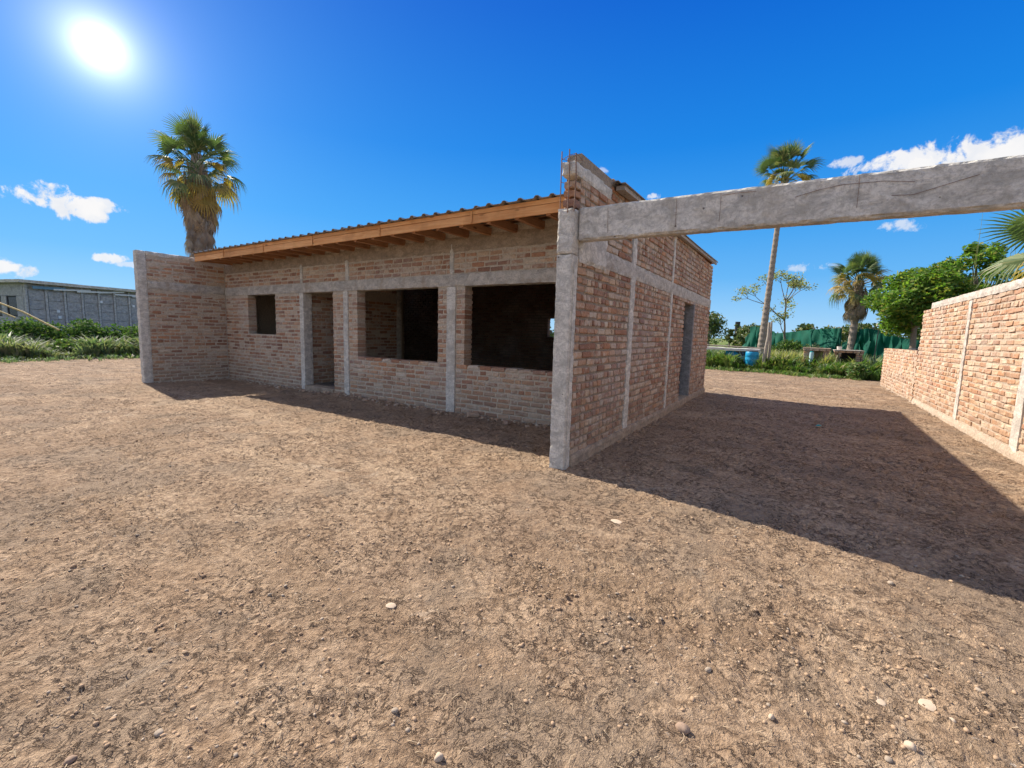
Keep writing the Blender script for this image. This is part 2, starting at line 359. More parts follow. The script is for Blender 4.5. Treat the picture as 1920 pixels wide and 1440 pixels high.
# dirt ground
def ground_mat():
    m, g, b, _ = newmat('dirt'); p = pos(g)
    x = g.n('ShaderNodeSeparateXYZ'); g.l(p, x.inputs[0])
    big = g.noise(p, .42, 5., .62, .3); mid = g.noise(p, 2.3, 5., .68, .3); fine = g.noise(p, 26., 5., .72); vf = g.noise(p, 95., 4., .7)
    c = g.mix(g.ss(mid, .32, .68), (.42, .285, .178), (.58, .42, .278))
    c = g.mix(g.ss(big, .45, .62, 0., .6), c, (.36, .25, .165))
    c = g.mix(g.ss(fine, .36, .62, .75, 0.), c, (.18, .115, .07))
    c = g.mix(g.ss(vf, .60, .74, 0., .6), c, (.50, .40, .30))
    rt_ = g.noise(g.v('MULTIPLY', p, (.28, 1.5, 1.)), .8, 4., .6, .5)
    c = g.mix(g.ss(rt_, .50, .62, 0., .45), c, (.31, .21, .13))
    c = g.mix(g.ss(rt_, .44, .34, 0., .35), c, (.62, .46, .31))
    pale = g.noise(p, 1.6, 6., .75, .8)
    c = g.mix(g.ss(pale, .60, .69, 0., .65), c, (.56, .44, .32))
    gr = g.m('MULTIPLY', g.ss(g.noise(p, .9, 4., .65), .50, .60), .5)
    c = g.mix(gr, c, (.27, .205, .145))
    # vegetated ground beyond the yard
    e = g.m('ADD', g.m('MULTIPLY', g.m('SUBTRACT', big, .5), 3.), 0.)
    gy = g.ss(g.m('ADD', g.m('SUBTRACT', x.outputs[1], g.m('MULTIPLY', x.outputs[0], -.32)), e), 19.2, 20.)
    gx = g.ss(g.m('ADD', g.m('MULTIPLY', x.outputs[0], -1.), e), 21.2, 22.)
    gm = g.m('MAXIMUM', gy, gx)
    gcol = g.mix(g.ss(g.noise(p, .3, 4., .6), .4, .6), (.10, .155, .03), (.17, .215, .05))
    c = g.mix(gm, c, gcol)
    g.put(b.inputs['Base Color'], c); b.inputs['Roughness'].default_value = .95
    ed = g.v('ADD', p, g.v('MULTIPLY', g.noise(p, 5., 4., .65, out=1), (.22, .22, 0.)))
    cr = g.m('ABSOLUTE', g.m('SUBTRACT', g.noise(ed, 8.5, 5., .68), .5))
    crm = g.m('MULTIPLY', g.ss(cr, .0, .022, 1., 0.), g.ss(g.noise(p, 2.7, 4., .6), .40, .54))
    c = g.mix(g.m('MULTIPLY', crm, .85), c, (.10, .062, .04))
    fl = g.m('MULTIPLY', g.ss(g.noise(ed, 33., 3., .6), .66, .74), g.ss(g.noise(p, 1.9, 3.), .42, .6))
    c = g.mix(fl, c, (.62, .52, .42))
    g.put(b.inputs['Base Color'], c)
    rid = g.m('ABSOLUTE', g.m('SUBTRACT', g.noise(p, 17., 5., .6, 1.), .5))
    h = g.m('ADD', g.m('ADD', fine, g.m('MULTIPLY', vf, .45)), g.m('MULTIPLY', rid, -1.6))
    h = g.m('SUBTRACT', h, g.m('MULTIPLY', crm, 1.0))
    bump(g, b, h, 1., .035); return m
DIRT = ground_mat()

# ------------------------------------------------------------------ ground
def gheight(x, y):
    r = np.hypot(x-CAM.x, y-CAM.y)
    h = pnoise(x*.35, y*.35, 3)*.035+pnoise(x*1.3, y*1.3, 4)*.016
    f1 = np.clip(1-(r-25)/25, 0, 1); f3 = np.clip(1-(r-14)/10, 0, 1)
    n = pnoise(x*5+pnoise(x*2, y*2, 8)*1.5, y*5, 5)
    h = h+((.5-np.abs(n))*.030-.010+pnoise(x*11, y*11, 6)*.016)*f1
    k = pnoise(x*7.5+pnoise(x*3, y*3, 31)*1.4, y*9.5, 32); h = h-np.clip(.10-np.abs(k), 0, .1)*.20*f3*np.clip((r-1.5)/5, .22, 1)*np.clip(pnoise(x*1.1, y*1.1, 33)*2+.6, .1, 1.2)
    f2 = np.clip(1-(r-7)/5, 0, 1)
    w = pnoise(x*24+pnoise(x*9, y*9, 9)*1.2, y*24, 7); dens = np.clip(pnoise(x*.8, y*.8, 17)*1.8+.55, .15, 1.3)
    h = h+((.4-np.abs(w))*.018*dens+np.clip(pnoise(x*42, y*42, 11)-.12, 0, 1)*.026*dens)*f2
    # low hump of loose soil against the walls
    return h-.012
def make_ground():
    rs = np.concatenate([[0.0, .35, .6], np.geomspace(.8, 60, 560), np.geomspace(63, 6000, 60)])
    cen = math.atan2(fw.y, fw.x); half = rad(76)
    th = np.concatenate([np.linspace(cen-half, cen+half, 820, endpoint=False), np.linspace(cen+half, cen+2*math.pi-half, 120, endpoint=False)])
    R, T = np.meshgrid(rs[1:], th, indexing='ij')
    X = CAM.x+R*np.cos(T); Y = CAM.y+R*np.sin(T); Z = gheight(X, Y)
    nr, nt = R.shape
    V = np.stack([X.ravel(), Y.ravel(), Z.ravel()], 1)
    i, j = np.meshgrid(np.arange(nr-1), np.arange(nt), indexing='ij'); j2 = (j+1) % nt
    Fq = np.stack([(i*nt+j).ravel(), ((i+1)*nt+j).ravel(), ((i+1)*nt+j2).ravel(), (i*nt+j2).ravel()], 1)
    V = np.vstack([V, [[CAM.x, CAM.y, -.01]]]); c = len(V)-1
    jj = np.arange(nt); Ft = np.stack([np.full(nt, c), jj, (jj+1) % nt], 1)
    me = mesh_np('ground', V, [Fq, Ft], smooth=True)
    return tag(link('ground', me, DIRT), kind='structure')
make_ground()
def gz(x, y): return float(gheight(np.array([x]), np.array([y]))[0])

# ------------------------------------------------------------------ bricks
_c = .035
def brick_template(seed=0, c=.10):
    """unit brick (-.5...5), chamfered: 24 vertices, 26 faces"""
    V = []; key = {}
    for sx in (-1, 1):
        for sy in (-1, 1):
            for sz in (-1, 1):
                for ax in range(3):
                    v = [sx*.5, sy*.5, sz*.5]
                    cc = (.04, .045, .15)
                    for q in range(3):
                        if q != ax: v[q] -= (sx, sy, sz)[q]*cc[q]
                    key[(sx, sy, sz, ax)] = len(V); V.append(v)
    Q = []; T = []
    for ax in range(3):
        o = [q for q in range(3) if q != ax]
        for s in (-1, 1):
            f = []
            for a, b in ((-1, -1), (1, -1), (1, 1), (-1, 1)):
                k = [0, 0, 0]; k[ax] = s; k[o[0]] = a; k[o[1]] = b; f.append(key[(*k, ax)])
            Q.append(f)
    for ax in range(3):
        o = [q for q in range(3) if q != ax]
        for a in (-1, 1):
            for b in (-1, 1):
                k0 = [0, 0, 0]; k0[o[0]] = a; k0[o[1]] = b; k1 = list(k0); k0[ax] = -1; k1[ax] = 1
                Q.append([key[(*k0, o[0])], key[(*k1, o[0])], key[(*k1, o[1])], key[(*k0, o[1])]])
    for sx in (-1, 1):
        for sy in (-1, 1):
            for sz in (-1, 1): T.append([key[(sx, sy, sz, 0)], key[(sx, sy, sz, 1)], key[(sx, sy, sz, 2)]])
    V = np.array(V)
    def orient(F):
        out = []
        for f in F:
            p = V[f]; n = np.cross(p[1]-p[0], p[2]-p[0])
            out.append(f if n @ p.mean(0) > 0 else f[::-1])
        return np.array(out)
    return V, orient(Q), orient(T)
BV, BQ, BT = brick_template()
BVAR = []
for s in range(10):
    J = (RS.rand(*BV.shape)-.5)*np.array([.05, .06, .14]); BVAR.append(BV+J)
BMESH = {}
def brick_mesh(k, mat):
    if (k, mat.name) not in BMESH:
        me = mesh_np('brick', BVAR[k], [BQ, BT]); me.materials.append(mat); BMESH[(k, mat.name)] = me
    return BMESH[(k, mat.name)]
WALLS = []     # (owner key, parent, material, list of bricks)
def lay(o, u, n, U, Z, holes, course=.088, L=.255, joint=.022, thick=.22, header=0., face=0., seed=1, jut=.004):
    """bricks for a wall: origin o, u direction along, n outward normal; face = outer face offset"""
    r = np.random.RandomState(seed); out = []
    u = np.array(u, float); n = np.array(n, float); o = np.array(o, float)
    z = Z[0]; row = 0
    while z+course*.6 < Z[1]:
        zc = z+course/2; iv = [(U[0], U[1])]
        for (a, b, c, d) in holes:
            if c < zc < d:
                nv = []
                for (p, q) in iv:
                    if b <= p or a >= q: nv.append((p, q)); continue
                    if a > p+.03: nv.append((p, a))
                    if b < q-.03: nv.append((b, q))
                iv = nv
        for (p, q) in iv:
            hd = r.rand() < header
            x = p-(0. if row % 2 == 0 else L*.5)+(r.rand()-.5)*.03
            while x < q-.02:
                ln = (L*.52 if (hd or r.rand() < header*.5) else L)*(1+(r.rand()-.5)*.12)
                a = max(x+joint*.5, p+.003); b = min(x+ln-joint*.5, q-.003)
                x += ln
                if b-a < .035: continue
                if q-x < .04: b = q-.003
                h = course-joint*(.75+r.rand()*.5)
                dp = (r.rand()-.5)*2*jut
                ctr = o+u*(a+b)/2+n*(-thick/2+face+dp)+np.array([0, 0, zc+(r.rand()-.5)*.006])
                out.append((ctr, b-a, thick, h, r.rand(), r.randint(10), (r.rand()-.5)*.03, (r.rand()-.5)*.03))
        z += course; row += 1
    return out, math.atan2(u[1], u[0])
def emit(owners, mat, limit=300):
    """owners: list of (parent, bricks, angle). The nearest become parts of their own, the rest one part of kind stuff per wall"""
    al = [(float(np.linalg.norm(b[0]-np.array(CAM))), w, i) for w, (pa, bs, an) in enumerate(owners) for i, b in enumerate(bs)]
    al.sort(); near = set((w, i) for _, w, i in al[:limit])
    for w, (pa, bs, an) in enumerate(owners):
        Vs = []; rn = []; k = 0
        for i, b in enumerate(bs):
            ctr, ln, th, h, rr, var, tw, rl = b
            if (w, i) in near:
                ob = bpy.data.objects.new('brick', brick_mesh(var, mat)); C.objects.link(ob); ob.parent = pa
                ob.location = ctr-np.array(pa.location) if pa.parent is None else ctr
                ob.scale = (ln, th, h); ob.rotation_euler = (0, rl, an+tw*.6)
            else:
                V = BVAR[var]*np.array([ln, th, h]); ca, sa = math.cos(an+tw*.6), math.sin(an+tw*.6); cr, sr = math.cos(rl), math.sin(rl)
                V = np.stack([V[:, 0]*cr+V[:, 2]*sr, V[:, 1], -V[:, 0]*sr+V[:, 2]*cr], 1)
                V = np.stack([V[:, 0]*ca-V[:, 1]*sa, V[:, 0]*sa+V[:, 1]*ca, V[:, 2]], 1)+ctr
                Vs.append(V); rn.append(rr); k += 1
        if k:
            nv = len(BV); off = np.arange(k)[:, None, None]*nv
            Q = (BQ[None]+off).reshape(-1, 4); T = (BT[None]+off).reshape(-1, 3)
            at = np.concatenate([np.repeat(rn, len(BQ)), np.repeat(rn, len(BT))])
            me = mesh_np('bricks', np.concatenate(Vs)-(np.array(pa.location) if pa.parent is None else 0), [Q, T], {'rnd': at})
            tag(link('brickwork', me, mat, pa), kind='stuff')
def core(name, mat, parent, o, u, n, U, Z, openings, thick, rec=.013):
    """mortar core of a wall with real openings, recessed behind the brick faces"""
    us = sorted({U[0], U[1], *[v for h in openings for v in h[:2] if U[0] < v < U[1]]})
    zs = sorted({Z[0], Z[1], *[v for h in openings for v in h[2:] if Z[0] < v < Z[1]]})
    u = np.array(u, float); n = np.array(n, float); o = np.array(o, float)
    mb = MB()
    def solid(i, k):
        if i < 0 or k < 0 or i >= len(us)-1 or k >= len(zs)-1: return False
        uc, zc = (us[i]+us[i+1])/2, (zs[k]+zs[k+1])/2
        return not any(h[0] < uc < h[1] and h[2] < zc < h[3] for h in openings)
    for i in range(len(us)-1):
        for k in range(len(zs)-1):
            if not solid(i, k): continue
            a, b, c, d = us[i], us[i+1], zs[k], zs[k+1]
            if not solid(i-1, k): a += .012
            if not solid(i+1, k): b -= .012
            if not solid(i, k+1): d -= .006
            if not solid(i, k-1): c += .006
            P = []
            for (uu, nn, zz) in ((a, -rec, c), (b, -rec, c), (b, -thick+rec, c), (a, -thick+rec, c), (a, -rec, d), (b, -rec, d), (b, -thick+rec, d), (a, -thick+rec, d)):
                P.append(o+u*uu+n*nn+np.array([0, 0, zz]))
            mb.add(P, np.array([(3,2,1,0),(4,5,6,7),(0,1,5,4),(1,2,6,5),(2,3,7,6),(3,0,4,7)]))
    return mb.build(name, mat, parent)

# ------------------------------------------------------------------ the house
house = empty('brick_house', (0, 0, 0), 'unfinished single storey brick house with concrete posts, timber eave and unglazed openings', 'house')
YF = 1.935; XW = -11.37; YB = 8.62; ZB = 2.235; ZT = 2.455
owners = []
# front wall ------------------------------------------------------
front_open = [(-10.2, -8.92, 1.245, 2.262), (-7.70, -6.64, .06, 2.262), (-5.81, -3.57, .84, 2.238), (-2.93, -.62, .84, 2.238)]
fposts = [(-7.86, -7.70), (-6.26, -6.10), (-3.34, -3.13)]
fp_hi = [(-7.83, -7.73), (-6.19, -6.07), (-3.29, -3.19)]
FW = core('front_wall', MO, house, (0, YF, 0), (1, 0, 0), (0, -1, 0), (XW, -.17), (-.15, 3.2), front_open, .21, rec=.007)
holes = front_open+[(a, b, -1, ZB+.01) for a, b in fposts]+[(a, b, ZB, 4) for a, b in fp_hi]+[(-20, 5, ZB, ZT)]
b, an = lay((0, YF, 0), (1, 0, 0), (0, -1, 0), (XW, -.18), (-.10, ZB), holes, seed=11, header=.12, L=.26)
b2, _ = lay((0, YF, 0), (1, 0, 0), (0, -1, 0), (XW, -.18), (ZT, 2.83), holes, seed=12, header=.1, L=.26)
owners.append((FW, b+b2, an))
fl = empty  # noqa
def cbox(name, a, b, parent=house, mat=CO, **k): return rough_box(name, a, b, mat, parent, **k)
for i, (a, b_) in enumerate(fposts): cbox('concrete_post', (a, YF-.022, -.15), (b_, YF+.2, ZB+.0), seed=20+i, seg=.06, amp=.006, chip=.006)
for i, (a, b_) in enumerate(fp_hi): cbox('concrete_post', (a, YF-.012, ZT), (b_, YF+.2, 3.02), seed=30+i, seg=.06, amp=.006)
cbox('ring_beam', (XW+.0, YF-.018, ZB), (-.175, YF+.225, ZT), mat=COR, seg=.07, amp=.008, chip=.01, seed=40)
cbox('plaster_band', (XW, YF-.012, 2.82), (-.175, YF+.21, 3.09), mat=PLAS, seg=.07, amp=.012, chip=.014, seed=41)
cbox('door_sill', (-7.70, YF-.04, -.12), (-6.64, YF+.25, .09), mat=PLAS, seg=.06, amp=.01, seed=42)
cbox('foundation_edge', (XW, YF-.03, -.2), (-.175, YF+.2, .0), mat=PLAS, seg=.07, amp=.02, chip=.02, seed=43)

# side wall (faces +x) ------------------------------------------------
side_open = [(5.53, 6.44, .13, 2.18)]
sposts = [(1.93, 2.12), (4.27, 4.40), (6.44, 6.56)]
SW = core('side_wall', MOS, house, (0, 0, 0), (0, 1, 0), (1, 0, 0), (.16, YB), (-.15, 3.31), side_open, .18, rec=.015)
sh = side_open+[(a, b_, -1, 4) for a, b_ in sposts[:2]]+[(sposts[2][0], sposts[2][1], -1, 2.2)]+[(-1, 20, ZB, ZT)]
# band starts below a plastered patch near the corner
b, an = lay((0, 0, 0), (0, 1, 0), (1, 0, 0), (.165, YB), (.10, ZB), sh, seed=13, header=.45, L=.235, course=.090, thick=.19, jut=.006)
b2, _ = lay((0, 0, 0), (0, 1, 0), (1, 0, 0), (.165, YB), (ZT, 3.32), sh+[(-1, 1.06, 3.06, 4)], seed=14, header=.3, L=.245, course=.088, thick=.19, jut=.006)
# parapet end seen above the corner post
b3, _ = lay((0, 0, 0), (0, 1, 0), (1, 0, 0), (.02, .165), (2.74, 3.05), [], seed=15, header=1., L=.3, course=.088, thick=.13, jut=.01)
owners.append((SW, b+b2+b3, an))
cbox('concrete_post', (-.19, 1.93, -.1), (.014, 2.12, 3.3), seed=50, seg=.05, amp=.006)
cbox('concrete_post', (-.19, 4.27, -.1), (.012, 4.40, 3.3), seed=51, seg=.05, amp=.006)
cbox('door_jamb', (-.20, 6.44, .0), (.012, 6.56, ZB), mat=COJ, seed=52, seg=.06, amp=.003)
cbox('ring_beam', (-.19, .16, ZB), (.014, YB+.005, ZT), mat=COR, seed=53, seg=.06, amp=.008, chip=.01)
cbox('foundation_edge', (-.16, .16, -.2), (.030, YB+.01, .13), seed=54, seg=.06, amp=.016, chip=.014, mat=PLAS)
cbox('door_sill', (-.2, 5.53, -.1), (.02, 6.44, .13), mat=PLAS, seg=.08, amp=.01, seed=60)
cbox('plaster_patch', (-.01, .17, 2.20), (.024, .95, 2.62), mat=CO, seed=61, seg=.05, amp=.010, chip=.02)
cbox('parapet_cap', (-.155, .0, 3.05), (.006, 1.05, 3.19), seed=55, seg=.035, amp=.005, chip=.010)
# corner post: smooth shaft below, rough cast head above
cbox('corner_post', (-.172, .0, -.12), (.0, .168, 2.27), seed=56, seg=.04, amp=.0025, chip=.005)
cbox('form_board_ridge', (.0, .055, -.05), (.010, .066, 2.2), seed=57, seg=.05, amp=.001, chip=.001)
cbox('post_head', (-.178, -.008, 2.27), (.004, .172, 2.73), seed=58, seg=.03, amp=.010, chip=.016)

# starter bars above the post
rb = empty('rebar_cage', (0, 0, 0)); rb.parent = house
for k, (x, y, zt) in enumerate([(-.165, .03, 3.30), (-.15, .14, 3.27), (-.06, -.012, 3.29), (.012, -.012, 3.24)]):
    mb = MB(); mb.tube([(x, y, 2.68), (x+.004*k-.006, y+.004, 3.0), (x-.004, y, zt)], .006, 6); mb.build('rebar', STEEL, rb)
for z in (2.80, 3.0, 3.23):
    mb = MB(); q = [(-.165, .03), (-.15, .14), (.012, .14), (.012, -.012), (-.06, -.012), (-.165, .03)]
    if z < 3.2: q = [(-.165, .03), (-.15, .14), (-.11, .15), (-.13, .08)]
    mb.tube([(a, b_, z+.012*math.sin(i*2.3)) for i, (a, b_) in enumerate(q)], .0032, 5); mb.build('stirrup', STEEL, rb)

# wing wall at the far left (inner face toward +x) ---------------------
WW = core('wing_wall', MO, house, (XW, 0, 0), (0, 1, 0), (1, 0, 0), (.15, YF+.3), (-.15, 3.1), [], .16, rec=.005)
b, an = lay((XW, 0, 0), (0, 1, 0), (1, 0, 0), (.19, YF-.01), (-.09, ZB), [], seed=16, header=.05, L=.26, thick=.17, jut=.006)
b2, _ = lay((XW, 0, 0), (0, 1, 0), (1, 0, 0), (.19, YF-.01), (ZT+.03, 3.06), [], seed=17, header=.05, L=.26, thick=.17, jut=.006)
owners.append((WW, b+b2, an))
cbox('wing_post', (XW-.17, .0, -.12), (XW+.012, .19, 3.17), seed=70, seg=.05, amp=.004)
cbox('ring_beam', (XW-.165, .19, ZB+.02), (XW+.010, 1.93, ZT+.02), mat=COR, seed=71, seg=.06, amp=.01, chip=.012)
cbox('wing_cap', (XW-.165, .19, 3.06), (XW+.014, 1.93, 3.17), seed=72, seg=.06, amp=.008, chip=.012)
# left and back outer walls
LW = core('left_wall', MO, house, (XW-.005, 0, 0), (0, 1, 0), (-1, 0, 0), (YF+.2, YB), (-.15, 3.25), [], .16)
b, an = lay((XW-.165, 0, 0), (0, 1, 0), (-1, 0, 0), (YF, YB), (-.05, 3.2), [], seed=18, L=.26, thick=.02, face=.012)
owners.append((LW, b, an))
back_open = [(-4.75, -4.05, 1.36, 1.93)]
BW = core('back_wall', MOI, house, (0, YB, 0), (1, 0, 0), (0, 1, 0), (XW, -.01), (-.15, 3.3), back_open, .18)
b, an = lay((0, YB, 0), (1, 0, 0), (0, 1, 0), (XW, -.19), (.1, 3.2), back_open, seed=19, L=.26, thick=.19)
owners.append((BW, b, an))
# inside: floor slab and partition walls
cbox('floor_slab', (XW+.02, YF+.2, -.1), (-.19, YB-.19, .085), mat=FLOORM, seg=.3, amp=.004, seed=80)
P1 = core('partition_wall', MO, house, (-7.78, 0, 0), (0, 1, 0), (1, 0, 0), (YF+.22, 4.85), (0, 3.15), [], .14)
b, an = lay((-7.78, 0, 0), (0, 1, 0), (1, 0, 0), (YF+.24, 4.85), (.09, 3.1), [(2.0, 9, ZB, ZT)], seed=21, L=.26, thick=.15, jut=.007)
owners.append((P1, b, an))
cbox('partition_post', (-7.93, 4.85, .05), (-7.765, 5.02, 3.1), seed=81, seg=.15)
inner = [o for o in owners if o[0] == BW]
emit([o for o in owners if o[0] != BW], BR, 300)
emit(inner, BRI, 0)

# roof -----------------------------------------------------------------
def roofz(y): return 3.215+(y-1.05)*(.205/7.8)
def rib(x0, x1, n=4):
    """trapezoid profile across x"""
    w = (x1-x0)/n; out = []
    for i in range(n):
        a = x0+i*w; out += [(a, 0), (a+w*.62, 0), (a+w*.72, .032), (a+w*.88, .032)]
    out.append((x1, 0)); return out
nsh = 11; xs = np.linspace(-11.2, -.02, nsh+1)
for i in range(nsh):
    x0, x1 = xs[i], xs[i+1]+(.03 if i < nsh-1 else 0)
    pr = rib(x0, x1); last = i == nsh-1
    V = []; ys = (1.07+random.uniform(-.02, .012), 3.6, 6.2, 8.86)
    for y in ys:
        for (x, z) in pr: V.append((x, y, roofz(y)+z+.02+(.004 if i % 2 else 0)))
        for (x, z) in pr: V.append((x, y, roofz(y)+z+.014+(.004 if i % 2 else 0)))
    k = len(pr); F = []
    for r_ in range(3):
        for j in range(k-1):
            a = r_*2*k+j; F.append((a, a+1, a+2*k+1, a+2*k)); F.append((a+k, a+3*k, a+3*k+1, a+k+1))
    for j in range(k-1): F.append((j, j+k, j+k+1, j+1)); q = 3*2*k+j; F.append((q, q+1, q+k+1, q+k))
    link('roof_sheet', mesh_np('roof_sheet', V, np.array(F)), ROOF, house)
# verge sheet overhanging the side wall, skewed
pr = [(-.02, 0), (.02, .034), (.07, .034), (.10, 0), (1.0, 0)]
V = []
for y, ov in ((1.05, .155), (8.86, .075)):
    for th in (0, -.008):
        for x, z in pr: V.append((min(x, ov) if x == 1.0 else x if x < ov-.01 else ov-.012, y, roofz(y)+z+.032+th))
k = 5; F = []
for j in range(4): F += [(j, j+1, 2*k+j+1, 2*k+j), (k+j, 3*k+j, 3*k+j+1, k+j+1), (j, k+j, k+j+1, j+1), (2*k+j, 2*k+j+1, 3*k+j+1, 3*k+j)]
F.append((4, 9, 19, 14))
link('roof_sheet', mesh_np('roof_sheet', V, np.array(F)), ROOF, house)
mb = MB()
for (x0, x1, y, yy) in ((.02, .10, 0, 0),):
    V = [(x0, 1.12, roofz(1.12)-.03), (.125, 1.12, roofz(1.12)-.03), (.125, 1.12, roofz(1.12)+.02), (x0, 1.12, roofz(1.12)+.02), (x0, 8.8, roofz(8.8)-.03), (.055, 8.8, roofz(8.8)-.03), (.055, 8.8, roofz(8.8)+.02), (x0, 8.8, roofz(8.8)+.02)]
    mb.add(V, np.array([(0,1,2,3),(4,7,6,5),(0,4,5,1),(1,5,6,2),(2,6,7,3),(3,7,4,0)]))
mb.build('verge_board', WOODG, house)
# fascia boards
fj = [-11.18, -9.66, -7.92, -6.14, -4.2, -2.2, -.19]
for i in range(6):
    a, b_ = fj[i]+.004, fj[i+1]-.004; dz = (i % 2)*.003
    rough_box('fascia_board', (a, 1.155, 3.045-dz), (b_, 1.187, 3.165), WOOD, house, seg=.25, amp=.0015, chip=.0015, seed=90+i, val=i*.17)
    rough_box('fascia_batten', (a, 1.146+dz, 3.169), (b_, 1.187, 3.232), WOOD, house, seg=.25, amp=.001, chip=.0015, seed=96+i, val=i*.23+.1)
for i in range(1, 6):
    mb = MB(); mb.box((fj[i]-.012, 1.136, 3.06), (fj[i]+.014, 1.1445, 3.225)); mb.build('joint_cover', WOOD, house)
x = -.42; k = 0
rme = None
while x > -11.2:
    if rme is None:
        mb = MB(); mb.box((-.035, 1.19, 2.995), (.035, 8.75, 3.115)); ro = mb.build('rafter', WOODR, house); rme = ro.data; ro.location = (x, 0, .0)
        for v in rme.vertices: v.co.z += (v.co.y-1.19)*(.205/7.8)+.03
    else: link('rafter', rme, None, house, (x+random.uniform(-.02, .02), 0, random.uniform(-.006, .004)))
    x -= .50; k += 1
mb = MB()
for y in (1.21, 2.4, 3.6, 4.8, 6.0, 7.2, 8.4): mb.box((-11.18, y, roofz(y)-.055), (-.02, y+.05, roofz(y)+.008))
mb.build('purlins', WOODR, house)['kind'] = 'stuff'
mb = MB(); V = [(-11.15, 1.95, roofz(1.95)-.003), (-.03, 1.95, roofz(1.95)-.003), (-.03, 8.8, roofz(8.8)-.003), (-11.15, 8.8, roofz(8.8)-.003)]
V += [(x_, y_, z_+.012) for x_, y_, z_ in V]
mb.add(V, np.array([(3,2,1,0),(4,5,6,7),(0,1,5,4),(1,2,6,5),(2,3,7,6),(3,0,4,7)])); mb.build('ceiling_lining', WOODR, house)

# ------------------------------------------------------------------ beam spanning from the corner post
def tap(P):
    P = P.copy(); P[:, 2] -= P[:, 0]*.015; return P
beam = empty('concrete_beam', (0, 0, 0), 'long rough grey concrete beam running from the corner post over the yard', 'beam')
rough_box('beam_span', (.006, .10, 2.415), (4.45, .235, 2.745), COB, beam, seg=.022, amp=.008, chip=.013, seed=101, taper=tap)
rough_box('support_post', (4.45, .07, -.1), (4.64, .26, 2.69), COB, beam, seg=.08, amp=.004, seed=102)
for i, (xa, xb) in enumerate(((.33, .335), (.98, .985), (1.35, 1.352), (2.3, 2.304))):       # form tie wires
    mb = MB(); mb.tube([(xa, .094, 2.70), (xa+.004, .091, 2.6), (xb, .094, 2.46)], .0016, 5); mb.build('tie_wire', STEEL, beam)
for pts in ([(1.9, 2.62), (2.05, 2.655), (2.2, 2.675), (2.45, 2.668), (2.62, 2.64)], [(2.5, 2.56), (2.62, 2.55), (2.8, 2.60), (2.95, 2.64)], [(1.36, 2.70), (1.5, 2.705), (1.62, 2.70)]):
    mb = MB(); mb.tube([(a, .0945, c_-a*.015) for a, c_ in pts], .0017, 5); mb.build('rusty_wire', STEEL, beam)

# ------------------------------------------------------------------ garden wall on the right (faces -x)
XR = 4.555
gw = empty('garden_wall', (0, 0, 0), 'tall sunlit brick wall with pale concrete cap and posts right of the yard', 'wall')
GP = [(-.9, -.6), (1.6, 1.88), (4.10, 4.40), (6.75, 6.96)]
gcore = core('wall_core', MO2, gw, (XR, 0, 0), (0, 1, 0), (-1, 0, 0), (.3, 10.38), (-.15, 2.26), [], .2)
gh = [(a, b_, -1, 4) for a, b_ in GP]
b, an = lay((XR, 0, 0), (0, 1, 0), (-1, 0, 0), (.3, 10.40), (.11, 2.27), gh, seed=31, header=.12, L=.262, course=.090, thick=.21, jut=.007)
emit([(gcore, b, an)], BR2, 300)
for i, (a, b_) in enumerate(GP):
    if b_ < .3: continue
    w = .05 if i == 2 else .02
    def tp(P, a=a, b_=b_):
        P = P.copy(); t = np.clip((1.2-P[:, 2])/1.2, 0, 1); c = (a+b_)/2; P[:, 1] = c+(P[:, 1]-c)*(.72+.28*t); return P
    rough_box('concrete_post', (XR-.014, a, -.1), (XR+.2, b_, 2.25), CO2, gw, seg=.06, amp=.007, chip=.008, seed=110+i, taper=tp)
rough_box('wall_cap', (XR-.012, .3, 2.255), (XR+.21, 9.62, 2.395), CO2, gw, seg=.06, amp=.006, chip=.008, seed=120)
rough_box('foundation_edge', (XR-.03, .3, -.2), (XR+.15, 10.36, .12), MO2, gw, seg=.08, amp=.022, chip=.02, seed=121)
lw = empty('low_wall', (0, 0, 0), 'low stub of sunlit brick wall left of the tall capped wall', 'wall')
lcore = core('wall_core', MO2, lw, (XR, 0, 0), (0, 1, 0), (-1, 0, 0), (10.46, 15.43), (-.15, 1.27), [], .2)
b, an = lay((XR, 0, 0), (0, 1, 0), (-1, 0, 0), (10.45, 15.44), (.02, 1.29), [], seed=32, header=.2, L=.262, course=.0905, thick=.21, jut=.009)
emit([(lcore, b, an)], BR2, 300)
o = rough_box('plank', (XR-.02, 10.6, 1.295), (XR+.15, 11.5, 1.335), DARK, seg=.2, amp=.003, seed=122); tag(o, 'short dark plank lying on top of the low brick wall', 'plank')
o = rough_box('concrete_lump', (XR+.02, 10.48, 1.29), (XR+.13, 10.58, 1.39), CO2, seg=.02, amp=.012, chip=.015, seed=123); tag(o, 'small pale lump of concrete on the low wall beside the tall one', 'rubble')

